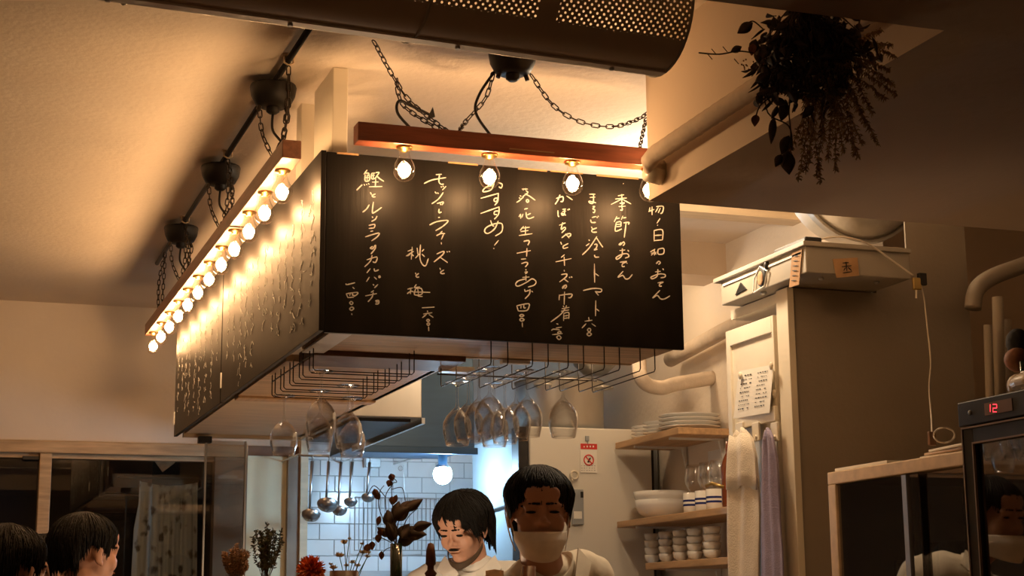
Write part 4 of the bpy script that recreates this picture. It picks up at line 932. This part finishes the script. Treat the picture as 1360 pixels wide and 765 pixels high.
tag(M().box(at(1234,573,'Y',3.6), at(1241,592,'Y',3.61)).build('small_box','wood_dark',bev=.002), 'small dark box beside the cord coil', 'box')
DX = 2.25
df = thing('drinks_fridge', 'black glass-door drinks fridge with a red digital display at the right edge', 'fridge', (2.5,2.9,0))
dzt = 1.661
M().box((DX+.03,2.5,.05),(2.80,3.225,dzt+.005)).build('case', 'black', df)
M().box((DX,2.5,dzt+.004),(2.80,3.232,1.722)).build('control_box', 'black', df, bev=.003)
def ring(xa, y0, y1, z0, z1, wd, th):
    m = M(); m.box((xa,y0,z0),(xa+th,y0+wd,z1)).box((xa,y1-wd,z0),(xa+th,y1,z1)).box((xa,y0+wd,z1-wd),(xa+th,y1-wd,z1)).box((xa,y0+wd,z0),(xa+th,y1-wd,z0+wd)); return m
ring(DX+.002,2.5,3.222,.2,dzt,.040,.028).build('door_frame', 'black', df, bev=.002)
ring(DX-.001,2.5,3.223,.2,dzt+.001,.004,.004).build('outer_trim', 'bronze', df)
ring(DX-.001,2.538,3.184,.24,dzt-.036,.004,.006).build('inner_trim', 'bronze', df)
M().box((DX+.012,2.54,.24),(DX+.016,3.182,dzt-.04)).build('door_glass', 'g_case', df)
M().box((DX+.026,2.54,.24),(DX+.03,3.18,dzt-.04)).build('inner_back', 'grey', df)
t_ = M()
dgt = {'1':'cf','2':'abged'}
seg = {'a':((0,1),(1,1)),'b':((1,1),(1,.5)),'c':((1,.5),(1,0)),'d':((0,0),(1,0)),'e':((0,0),(0,.5)),'f':((0,.5),(0,1)),'g':((0,.5),(1,.5))}
for i, ch in enumerate('12'):
    ss = 'bc' if ch == '1' else 'abged'
    for s_ in ss:
        (u0,v0),(u1,v1) = seg[s_]; bx = (1310.5,1319)[i]
        p0, p1 = at(bx+u0*5, 547-v0*10, 'X', DX-.001), at(bx+u1*5, 547-v1*10, 'X', DX-.001); t_.tube([p0,p1], .0009, 5)
M().box((DX-.0015,at(1345,541,'X',DX).y,1.680),(DX+.001,at(1308,541,'X',DX).y,1.708)).build('display_window', 'wood_dark', df)
t_.build('display_digits', 'led_red', df, label='red digits reading 12')
p = at(1288,548,'X',DX-.001); M().ell(p,(.003,.006,.006),12,6).build('button', 'grey', df, smooth=True)
# things on the drinks fridge
pk = thing('wrapped_package', 'cream wrapped package lying on the black drinks fridge', 'package', (2.4,3.0,1.722))
M().ell((2.35,3.04,1.752),(.06,.10,.030),18,10).ell((2.34,3.115,1.750),(.030,.026,.029),16,8).box((2.30,2.8,1.732),(2.42,3.06,1.775)).build('wrapping', 'wrap', pk, smooth=False, bev=.01)
t = thing('dark_bottle', 'small dark bottle with a tan band on the drinks fridge corner', 'bottle', (2.42,3.19,1.723)); M().lathe([(.0008,0),(.018,0),(.019,.05),(.010,.07),(.010,.10),(.0008,.10)], (2.42,3.20,1.723), 16).build('bottle_body', 'vase', t, smooth=True); M().lathe([(.0193,0),(.0196,.001),(.0196,.014),(.0193,.015)], (2.42,3.20,1.745), 16).build('band', 'kraft', t)
for i,(x,yt,r) in enumerate(((1311,432,.010),(1324,395,.013),(1335,425,.013))):
    b = at(x, 520, 'Y', 3.9+i*.03); a = at(x+1, yt, 'Y', 3.9+i*.03); b.z = 1.64
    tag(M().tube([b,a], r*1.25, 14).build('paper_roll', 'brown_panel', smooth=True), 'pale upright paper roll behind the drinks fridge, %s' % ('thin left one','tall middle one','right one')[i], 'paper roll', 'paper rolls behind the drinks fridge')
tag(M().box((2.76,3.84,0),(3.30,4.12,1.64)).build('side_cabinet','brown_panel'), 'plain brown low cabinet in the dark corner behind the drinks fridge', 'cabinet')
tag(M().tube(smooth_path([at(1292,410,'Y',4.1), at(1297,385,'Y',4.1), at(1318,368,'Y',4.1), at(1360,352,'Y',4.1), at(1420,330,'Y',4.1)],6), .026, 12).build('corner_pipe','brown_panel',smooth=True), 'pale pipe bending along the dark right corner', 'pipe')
t = thing('cloth_bundle', 'black and red patterned cloth heaped at the right edge above the package', 'cloth', at(1350,485,'Y',3.3))
M().ell(at(1352,455,'Y',3.3),(.03,.03,.035),14,9).build('black_cloth','dark_cloth',t,smooth=True); M().ell(at(1352,478,'Y',3.28),(.035,.03,.03),14,9).build('red_cloth','dry_leaf',t,smooth=True)
# small fittings at the left edge
tag(M().box(at(1,36,'Y',4.0), at(14,42,'Y',4.03)).build('sensor','black',bev=.004), 'small dark sensor at the left edge of the ceiling', 'sensor')

# ================================================================== counter and the things on it
ctp = thing('bar_counter', 'L-shaped wooden bar counter below the hanging cabinet', 'counter', (1.4,3.6,0))
M().box((.74,3.62,1.06),(2.15,3.92,1.10)).build('counter_top', 'wood', ctp, bev=.004); M().box((.74,3.92,1.06),(1.14,6.6,1.10)).build('counter_top', 'wood_y', ctp, bev=.004)
M().box((.92,3.66,0),(2.1,3.76,1.06)).box((.92,3.76,0),(.98,6.5,1.06)).build('front_panel', 'wood_dark', ctp)
TT = 1.101
def cp_(px, py, y): return at(px, py, 'Y', y)
# dark vase with dry leaves
random.seed(31)
VY = 3.85; vb = cp_(526,765,VY); vt = cp_(526,722,VY)
vs = thing('vase', 'tall dark glass vase holding brown dried leaves', 'vase', (vb.x,VY,TT))
hh = vt.z-TT; M().lathe([(.0008,0),(.026,0),(.028,.02),(.022,.09),(.0145,hh*.62),(.0145,hh),(.0130,hh),(.0125,hh*.62),(.0008,.02)], (vb.x,VY,TT), 24).build('vase_body', 'vase', vs, smooth=True)
br = thing('dried_branch', 'dark brown leafy dried branch standing in the dark vase', 'dried branch', (vb.x,VY,vt.z))
sm = M(); fl = M(); f2 = M()
def q3(x,y,dy=0): return at(x,y,'Y',VY+dy)
for path in ([(526,725),(515,690),(512,660),(520,645)],[(526,725),(505,680),(504,655),(510,645)],[(526,725),(530,690),(545,665)],[(526,725),(520,650),(527,640),(518,632)],[(527,725),(508,715),(495,715)],[(527,725),(540,690),(555,675)],[(512,660),(497,645),(488,658)],[(526,725),(512,730),(505,742)],[(520,650),(534,648),(538,665)]):
    sm.tube(smooth_path([q3(x,y,random.uniform(-.01,.01)) for x,y in path],5), .0011, 5)
big = [(536,678,.75,.5,.055,.026),(528,690,.2,.9,.05,.035),(535,705,.9,-.1,.06,.038),(548,702,.8,.2,.05,.026),(520,700,-.1,.9,.05,.035),(524,715,-.3,.7,.045,.028),(532,715,.5,.7,.05,.035),(518,712,-.5,.4,.04,.02),(530,675,.9,.35,.05,.02),(522,690,.4,.3,.05,.035),(528,720,.9,.2,.055,.03),(520,720,.1,1,.05,.03)]
for (x,y,dx,dz_,L,W) in big: fl.leaf(q3(x,y,random.uniform(-.015,.015)), (dx,random.uniform(-.3,.3),dz_), L, W, random.uniform(-.1,.25), up=(random.uniform(-.3,.3),1,random.uniform(-.3,.3)))
for (x,y) in ((519,640),(499,658),(521,662),(527,660),(505,688),(503,712),(494,722),(489,725),(505,705),(507,735),(519,632),(497,652)): f2.leaf(q3(x,y-3), (random.uniform(-.4,.6),random.uniform(-.2,.2),-1), random.uniform(.017,.026), random.uniform(.012,.018), .2, up=(random.uniform(-.4,.4),1,.2))
sm.build('twig','stem',br); fl.build('leaves','dark_leaf',br,smooth=True); f2.build('dry_leaves','dry_leaf',br,label='small reddish dried leaves')
# cream flowers
FY = 3.82; vb = cp_(457,765,FY)
vz = thing('flower_vase', 'low clear vase holding small cream dried flowers', 'vase', (vb.x,FY,TT)); hh = cp_(457,758,FY).z-TT
M().lathe([(.0008,0),(.034,0),(.036,.02),(.034,hh),(.032,hh),(.033,.02),(.0008,.01)], (vb.x,FY,TT), 24).build('vase_body', 'walnut', vz, smooth=True)
fb2 = thing('cream_flowers', 'small cream dried flowers on thin stems beside the orange bloom', 'flowers', (vb.x,FY,TT+hh))
for i,(x,y,r) in enumerate(((457,722,.011),(464,716,.005),(451,739,.012),(481,723,.006),(482,735,.010),(468,748,.009),(488,740,.008),(475,752,.008),(443,755,.010),(490,735,.007),(439,750,.006),(460,752,.007))):
    p = at(x,y,'Y',FY+random.uniform(-.02,.02)); st0 = Vector((vb.x+random.uniform(-.02,.02),FY,TT+hh*.5)); fm = M(); fm.tube(smooth_path([st0, st0.lerp(p,.6)+Vector((0,0,.012)), p],5), .0010, 5); fm.build('stem','green',fb2)
    pm = M()
    for k in range(14): q = 2*PI*k/14+random.random()*.3; pm.leaf(p, (math.cos(q),math.sin(q)*.9,.55+.3*(k % 2)), r, r*.5, .3)
    pm.ell(p+Vector((0,0,r*.3)), r*.35, 6, 5); pm.build('blossom','petal_cream',fb2)
# orange dahlia
p = at(413,757,'Y',3.8); dh = thing('orange_flower', 'bright orange ball-shaped flower at the bottom edge', 'flower', (p.x,3.8,TT))
pm = M()
for k in range(110):
    q = k*2.399; e = 1-2*(k+.5)/130; rr_ = math.sqrt(max(0,1-e*e)); d = Vector((rr_*math.cos(q), rr_*math.sin(q), e)); pm.leaf(p+d*.010, d, .026, .011, .15)
pm.build('petals','petal_orange',dh); M().tube([(p.x,3.8,TT),p], .0025, 6).build('stem','green',dh); M().ell(p,.014,10,8).build('flower_heart','petal_orange',dh)
# dried bunches
def bunch(cx_, top, wpx, y, mat, lab, seed, basepy=770):
    random.seed(seed); b = at(cx_, basepy, 'Y', y); t = thing('dried_bunch', lab, 'dried flowers', (b.x,y,TT)); m = M(); s = M()
    for k in range(26):
        e = at(cx_+random.uniform(-1,1)*wpx*.5, top+abs(random.gauss(0,1))*12+8, 'Y', y+random.uniform(-.03,.03)); e = e if k else at(cx_+2, top, 'Y', y)
        st_ = Vector((b.x+random.uniform(-.012,.012), y, b.z)); pp = smooth_path([st_, st_.lerp(e,.5)+Vector(((e.x-b.x)*.12,0,0)), e],8); s.tube(pp,.0009,4)
        for i,q in enumerate(pp):
            if i < 5: continue
            for _ in range(5):
                d = Vector((random.gauss(0,1),random.gauss(0,1),random.gauss(.5,.6))).normalized(); m.leaf(q, d, random.uniform(.006,.012), .0035, .2)
    s.build('stems','stem',t); m.build('sprigs',mat,t)
    M().lathe([(.0008,0),(.03,0),(.032,.06),(.02,b.z-TT-.0),(.018,b.z-TT),(.0008,.01)], (b.x,y,TT), 20).build('jar','walnut',t,smooth=True)
bunch(352,697,48,4.4,'green_grey','grey-green dried bunch standing before the pale door',41)
bunch(312,722,34,4.5,'dried_tan','tan feathery dried bunch left of the grey-green one',42)
# pepper mill
PY = 3.8; b = at(572,765,'Y',PY); pmx = thing('pepper_mill', 'slim dark wooden turned mill at the bottom in front of the young chef', 'pepper mill', (b.x,PY,TT)); tz = at(572,721,'Y',PY).z-TT
M().lathe([(.0008,0),(.020,0),(.020,.02),(.013,.06),(.017,tz-.088),(.012,tz-.078),(.015,tz-.072),(.008,tz-.064),(.008,tz-.055),(.0125,tz-.05),(.011,tz-.02),(.007,tz-.002),(.0008,tz)], (b.x,PY,TT), 20).build('mill_body', 'walnut', pmx, smooth=True)
tag(M().lathe([(.0008,0),(.016,0),(.016,at(703,752,'Y',PY).z-TT),(.0008,at(703,752,'Y',PY).z-TT)], (at(703,765,'Y',PY).x,PY,TT), 20).build('dark_canister','walnut',smooth=True), 'dark round canister top at the bottom before the masked chef', 'canister')
tag(M().lathe([(.0008,0),(.022,0),(.022,at(655,758,'Y',PY).z-TT),(.0008,at(655,756,'Y',PY).z-TT)], (at(657,765,'Y',PY).x,PY,TT), 20).build('jar_lid','dried_tan',smooth=True), 'tan jar with rounded lid between the two chefs', 'jar')

# ================================================================== people
def remesh(m, voxel, it=4):
    me = bpy.data.meshes.new('t'); me.from_pydata(m.v, [], m.f); me.validate()
    o = bpy.data.objects.new('t', me); C.objects.link(o)
    r = o.modifiers.new('r','REMESH'); r.mode = 'VOXEL'; r.voxel_size = voxel
    s = o.modifiers.new('s','SMOOTH'); s.iterations = it; s.factor = .6
    dg = bpy.context.evaluated_depsgraph_get(); ev = o.evaluated_get(dg); out = bpy.data.meshes.new_from_object(ev)
    bpy.data.objects.remove(o); bpy.data.meshes.remove(me)
    out.polygons.foreach_set('use_smooth', [True]*len(out.polygons)); out.materials.clear(); return out
def cap(m, a, b, ra, rb, n=12):
    a, b = Vector(a), Vector(b); m.ell(a, ra, n, 8); m.ell(b, rb, n, 8); m.tube([a, a.lerp(b,.5), b], [ra,(ra+rb)/2,rb], n)
def person(label, pos, top, yaw, head_pitch=0, head_yaw=0, head_roll=0, skin='skin', shirt='shirt', lean=0, hair='short', mask=False, dark_jaw=False, sc_=1.0, smile=False, trousers='dark_cloth', torso_yaw=None, tilt=0, off=(0,0,0), roll=0):
    """pos: x,y of the head centre; top: z of the crown; yaw 0 faces -Y"""
    hc = Vector((0,0,top-.118*sc_)); S = sc_
    t = thing('person', label, 'person', (pos[0], pos[1], 0))
    R = Euler((head_pitch, head_roll, head_yaw), 'XYZ').to_matrix(); Rb = Euler((0,0,yaw)).to_matrix(); Rt = Euler((0,0,yaw if torso_yaw is None else torso_yaw)).to_matrix()
    base = Vector((pos[0],pos[1],0))
    def hp_(v): return base + Rb @ (R @ (Vector(v)*S)) + hc
    def tp_(v):
        v = Vector(v); v.z += v.x*roll*max(0,min(1,(.95+v.z)/.6)); v = (v + Vector(off)*max(0,min(1,(.95+v.z)/.6)))*S; v = v + Vector((v.z*tilt,0,0)) if v.z > -.9*S else v
        if lean: v.y += -lean*min(0, v.z+.1)
        return base + Rt @ v + hc
    def H_(m, c, r, n=16, k=10): m.ell(hp_(c), tuple(x*S for x in r), n, k, rot=Rb @ R)
    m = M()
    H_(m,(0,.015,.030),(.076,.094,.086),24,14); H_(m,(0,-.022,-.028),(.061,.066,.078),20,12); H_(m,(0,-.055,-.087),(.030,.026,.024)); H_(m,(0,-.01,-.075),(.052,.06,.035))
    for s in (-1,1):
        H_(m,(.036*s,-.058,-.028),(.026,.022,.030)); H_(m,(.029*s,-.078,.020),(.026,.012,.009)); H_(m,(.012*s,-.088,-.026),(.009,.010,.008))
        H_(m,(.078*s,.010,-.008),(.008,.016,.030)); H_(m,(.082*s,.006,.008),(.007,.014,.014)); H_(m,(.079*s,.000,-.032),(.006,.009,.011))
        H_(m,(.031*s,-.076,.002),(.017,.009,.009))
    H_(m,(0,-.080,.004),(.009,.016,.026)); H_(m,(0,-.098,-.020),(.012,.012,.011)); H_(m,(0,-.080,-.054),(.024,.012,.0065)); H_(m,(0,-.078,-.064),(.020,.012,.007))
    H_(m,(0,-.076,.05),(.05,.02,.03))
    cap(m, hp_((0,.015,-.07)), tp_((0,.035,-.185)), .054*S, .060*S)
    T = M()
    def body(mm, g=0.0, arms=True):
        cap(mm, tp_((-.135,.045,-.235)), tp_((.135,.045,-.235)), (.058+g)*S, (.058+g)*S); mm.ell(tp_((0,.035,-.205)), tuple((x+g)*S for x in (.095,.06,.05)), 16, 10, rot=Rt)
        mm.ell(tp_((0,.03,-.36)), tuple((x+g)*S for x in (.175,.115,.19)), 20, 12, rot=Rt); mm.ell(tp_((0,.035,-.55)), tuple((x+g)*S for x in (.150,.105,.18)), 20, 12, rot=Rt)
        if arms:
            for s in (-1,1):
                cap(mm, tp_((.178*s,.045,-.255)), tp_((.225*s,.06,-.40)), (.053+g)*S, (.047+g)*S)
    body(m)
    m.ell(tp_((0,.04,-.74)), (.155*S,.11*S,.13*S), 20, 12, rot=Rt)
    foot = -(top-.118*S)/S
    for s in (-1,1):
        cap(m, tp_((.225*s,.06,-.40)), tp_((.24*s,.05,-.53)), .046*S, .040*S); cap(m, tp_((.24*s,.05,-.53)), tp_((.17*s,-.16,-.62)), .038*S, .026*S)
        w_ = (.17*s,-.16,-.62); m.ell(tp_((.165*s,-.20,-.632)), (.036*S,.045*S,.014*S), 12, 8, rot=Rt)
        for k in range(4): cap(m, tp_(((.145+.015*k)*s,-.235,-.634)), tp_(((.143+.017*k)*s,-.285+.008*abs(k-1.5),-.65)), .0085*S, .0068*S, 8)
        cap(m, tp_((.14*s,-.18,-.635)), tp_((.115*s,-.225,-.645)), .010*S, .008*S, 8)
        cap(m, tp_((.085*s,.04,-.78)), tp_((.095*s,.03,(foot-.80)*.5-.02)), .078*S, .055*S); cap(m, tp_((.095*s,.03,(foot-.80)*.5-.02)), tp_((.10*s,.05,foot+.09)), .052*S, .034*S)
        m.ell(tp_((.10*s,-.01,foot+.036)), (.042*S,.115*S,.034*S), 14, 8, rot=Rt)
    me = remesh(m, .0058, 3); me.materials.append(K[skin]); me.transform(Matrix.Translation(-base)); o = bpy.data.objects.new('body', me); C.objects.link(o); o.parent = t
    # clothes
    sm_ = M(); body(sm_, .010); sm_.ell(tp_((0,.04,-.70)), (.165*S,.125*S,.13*S), 20, 12, rot=Rt)
    me = remesh(sm_, .010, 5); me.materials.append(K[shirt]); me.transform(Matrix.Translation(-base))
    for v in me.vertices:
        d = noise.noise(v.co*9)*.006+noise.noise(Vector((v.co.x*30,v.co.y*30,v.co.z*8)))*.003; v.co += v.normal*d
    o = bpy.data.objects.new('shirt', me); C.objects.link(o); o.parent = t
    cr_ = M(); N = 28
    for k in range(N): # stand collar
        q = 2*PI*k/N; f = 1+.12*math.cos(q)
        for (rr_, zz) in ((.090,-.196),(.080,-.160),(.076,-.160),(.085,-.198)):
            cr_.v.append(tp_((rr_*math.sin(q), .03-rr_*math.cos(q)*1.0, zz-.055*max(0,math.cos(q))**2)))
    for k in range(N):
        for j in range(4): cr_.f.append((k*4+j, k*4+(j+1)%4, ((k+1)%N)*4+(j+1)%4, ((k+1)%N)*4+j))
    cr_.build('collar', shirt, t, smooth=True)
    for s in (-1,1):
        fl_ = M(); pts_ = [tp_((.088*s,.0,-.158)), tp_((.030*s,-.080,-.222)), tp_((.052*s,-.102,-.262)), tp_((.112*s,-.030,-.205))]; fl_.slab(pts_, Rt @ Vector((0,-.006,.004))).build('collar_flap', shirt, t)
    tr_ = M()
    for s in (-1,1):
        cap(tr_, tp_((.085*s,.04,-.78)), tp_((.095*s,.03,(foot-.80)*.5-.02)), .094*S, .070*S); cap(tr_, tp_((.095*s,.03,(foot-.80)*.5-.02)), tp_((.10*s,.05,foot+.09)), .068*S, .056*S)
    tr_.ell(tp_((0,.04,-.76)), (.172*S,.13*S,.12*S), 20, 12, rot=Rt)
    me = remesh(tr_, .014, 3); me.materials.append(K[trousers]); me.transform(Matrix.Translation(-base)); o = bpy.data.objects.new('trousers', me); C.objects.link(o); o.parent = t
    for s in (-1,1):
        sh = M(); sh.ell(tp_((.10*s,-.01,foot+.040)), (.050*S,.135*S,.040*S), 16, 10, rot=Rt); sh.build('shoe','black',t,smooth=True)
    # face parts
    for s in (-1,1):
        e = M(); H_(e,(.031*s,-.0835,.003),(.0135,.0035,.0050 if not smile else .0036),12,8); e.build('eye','hair',t,smooth=True)
        b_ = M(); 
        for k in range(5): H_(b_,((.014+k*.009)*s,-.0900+.0035*k*k*.35,.0245+.003*math.sin(k/4*PI)-.0016*k),(.007,.003,.0032),8,6)
        b_.build('eyebrow','hair',t,smooth=True)
    if not mask:
        l_ = M(); H_(l_,(0,-.0905,-.0585),(.021,.003,.0030),12,6); l_.build('mouth_line','dry_leaf',t,smooth=True)
    if dark_jaw:
        b_ = M(); H_(b_,(0,-.0915,-.046),(.022,.004,.0045),12,6)
        b_.build('moustache','hair',t,smooth=True)
        N1, N2 = 30, 5; b_ = M()
        for i in range(N1+1):
            a = (i/N1-.5)*2*math.radians(100)
            for j in range(N2+1):
                v = j/N2; c0 = math.cos(a); z = -.040-.078*(c0*.5+.5) + v*(.016+.006*c0); 
                b_.v.append(hp_((.0645*math.sin(a)*(1-.1*c0), -.015-.070*max(-.3,c0)-.004*(1-v), z)))
        for i in range(N1):
            for j in range(N2): q = i*(N2+1)+j; b_.f.append((q,q+1,q+N2+2,q+N2+1))
        b_.build('dark_jaw','stem',t,smooth=True,solid=.002)  # thin dark strip following the jaw from ear to ear
    # hair cap
    hm = M(); NA, NE = 72, 22
    long_ = hair == 'long'
    def edge(a): # a=0 front
        c0 = math.cos(a); aa = abs(math.degrees(math.atan2(math.sin(a), math.cos(a))))
        if hair == 'short':
            z = .036 if aa < 42 else (.036-(aa-42)/28*.034 if aa < 70 else (.002 if aa < 82 else (.018 if aa < 108 else max(-.050, .018-(aa-108)/22*.068))))
        else:
            z = .046 if aa < 26 else (.046-(aa-26)/34*.060 if aa < 60 else (-.014+(aa-60)/20*.016 if aa < 80 else (.002 if aa < 102 else max(-.090, .002-(aa-102)/14*.092))))
        return z + .006*math.sin(a*17) + .004*math.sin(a*41)
    for i in range(NA):
        a = 2*PI*i/NA; ez = edge(a)
        for j in range(NE+1):
            v = j/NE; zt_ = .118 + (.012 if hair != 'short' else .010)
            th = v; z = ez+(zt_-ez)*math.sin(th*PI/2)
            cz = (z-.030)/.086; rr_ = math.sqrt(max(0.0, 1-min(1,abs(cz)/1.14)**2)) if z > .030 else 1.0
            low = max(0, .030-z); shrink = 1-.9*max(0, low-.03)
            thick = .006+.012*min(1, v*4)+(.006 if hair != 'short' else 0)
            st_ = (.0022*math.sin(a*36+math.sin(v*9)*1.5)+.003*noise.noise(Vector((a*4,v*3,top*9))))*min(1,rr_*2)
            rx = (.076+thick+st_)*rr_*shrink; ry = (.094+thick+st_)*rr_*shrink
            hm.v.append(hp_((rx*math.sin(a), .015-ry*math.cos(a), z)))
    for i in range(NA):
        for j in range(NE): p0 = i*(NE+1)+j; p1 = ((i+1)%NA)*(NE+1)+j; hm.f.append((p0,p1,p1+1,p0+1))
    # inner skin closing the rim
    k0 = len(hm.v)
    for i in range(NA):
        a = 2*PI*i/NA; ez = edge(a)+.004; hm.v.append(hp_((.072*math.sin(a), .015-.089*math.cos(a), ez)))
    for i in range(NA): hm.f.append((i*(NE+1), ((i+1)%NA)*(NE+1), k0+(i+1)%NA, k0+i))
    hm.build('hair','hair',t,smooth=True)
    rs = random.Random(int(top*1000)); sm3 = M()
    for k in range(520):
        a = rs.random()*2*PI; ez = edge(a); v0 = rs.uniform(.15,.95); v1 = -rs.random()*.10; da = rs.uniform(-.12,.12) + (.25*(1 if math.sin(a) > -.2 else -1) if hair != 'short' and math.cos(a) > .3 else 0)
        pts = []
        for q in range(6):
            f = q/5; v = v0+(v1-v0)*f; aq = a+da*f; e2 = edge(aq); zt_ = .118+(.012 if hair != 'short' else .010)
            z = e2+(zt_-e2)*math.sin(max(v,-.1)*PI/2); rr_ = math.sqrt(max(0.0, 1-min(1,abs((z-.030)/.086)/1.14)**2)) if z > .030 else 1.0
            shrink = 1-.9*max(0, max(0,.030-z)-.03); thick = .0085+.012*max(0,min(1,v*4))+(.006 if hair != 'short' else 0)+rs.uniform(-.001,.0015)
            pts.append(hp_(((.076+thick)*rr_*shrink*math.sin(aq), .015-(.094+thick)*rr_*shrink*math.cos(aq), z)))
        sm3.tube(pts, [.0016,.0026,.0028,.0026,.0020,.0007], 4)
    o = sm3.build('hair_strands','hair',t,smooth=True); o['kind'] = 'stuff'
    if hair == 'bun': pass
    if mask:
        mk = M(); N1, N2 = 32, 12
        for i in range(N1+1):
            a = (i/N1-.5)*2*math.radians(84); c0 = math.cos(a)
            for j in range(N2+1):
                v = j/N2; z = -.126+.020*(1-c0)*1.2 + v*(.078-.022*(1-c0)); bul = .014*math.sin(v*PI)*c0 + (.010 if .3 < v < .9 else .004)*c0
                pl_ = .0016*math.sin(v*PI*9)
                nw = .74+.26*min(1,v*1.6); mk.v.append(hp_((.0695*nw*math.sin(a), -.020-(.074+bul+pl_)*c0, z)))
        for i in range(N1):
            for j in range(N2): q = i*(N2+1)+j; mk.f.append((q,q+1,q+N2+2,q+N2+1))
        mo = mk.build('face_mask','mask',t,smooth=True,solid=.0025)
        for s in (-1,1):
            rl2 = rootloc(t)
            M().tube(smooth_path([hp_((.068*s,-.030,-.060)),hp_((.077*s,-.012,-.02)),hp_((.086*s,.008,.018)),hp_((.088*s,.022,.0)),hp_((.078*s,.01,-.055)),hp_((.066*s,-.02,-.098))],6), .0018, 6).build('ear_loop','paper',mo)
    return t
person('chef with short black hair, face mask and cream shirt, smiling at the room', (at(716,680,'Y',4.15).x,4.15), at(716,622,'Y',4.15).z, math.radians(-14), head_pitch=math.radians(4), mask=True, sc_=1.02, smile=True, torso_yaw=math.radians(12), lean=.25, tilt=-.06, off=(.070,.065,.045), roll=.26)
person('younger chef with black fringe, moustache and white shirt, looking down', (at(615,690,'Y',5.3).x,5.3), at(613,655,'Y',5.3).z, math.radians(-48), head_pitch=math.radians(24), skin='skin2', shirt='tee', hair='long', dark_jaw=True, sc_=.98, torso_yaw=math.radians(-25), lean=.2, off=(.02,.03,.06))
person('customer with short dark hair, face turned right, pink cheek and visible ear', (at(116,725,'Y',5.2).x,5.2), at(116,684,'Y',5.2).z, math.radians(118), skin='skin2', shirt='dark_cloth', sc_=1.0)
person('dark haired customer cut by the left edge of the photo', (at(14,745,'Y',4.2).x,4.2), at(14,700,'Y',4.2).z, math.radians(130), skin='skin', shirt='dark_cloth', sc_=.95)
person('customer half hidden between the two other guests, in shadow', (at(64,750,'Y',6.2).x,6.2), at(64,712,'Y',6.2).z, math.radians(100), skin='skin', shirt='dark_cloth', sc_=.95)
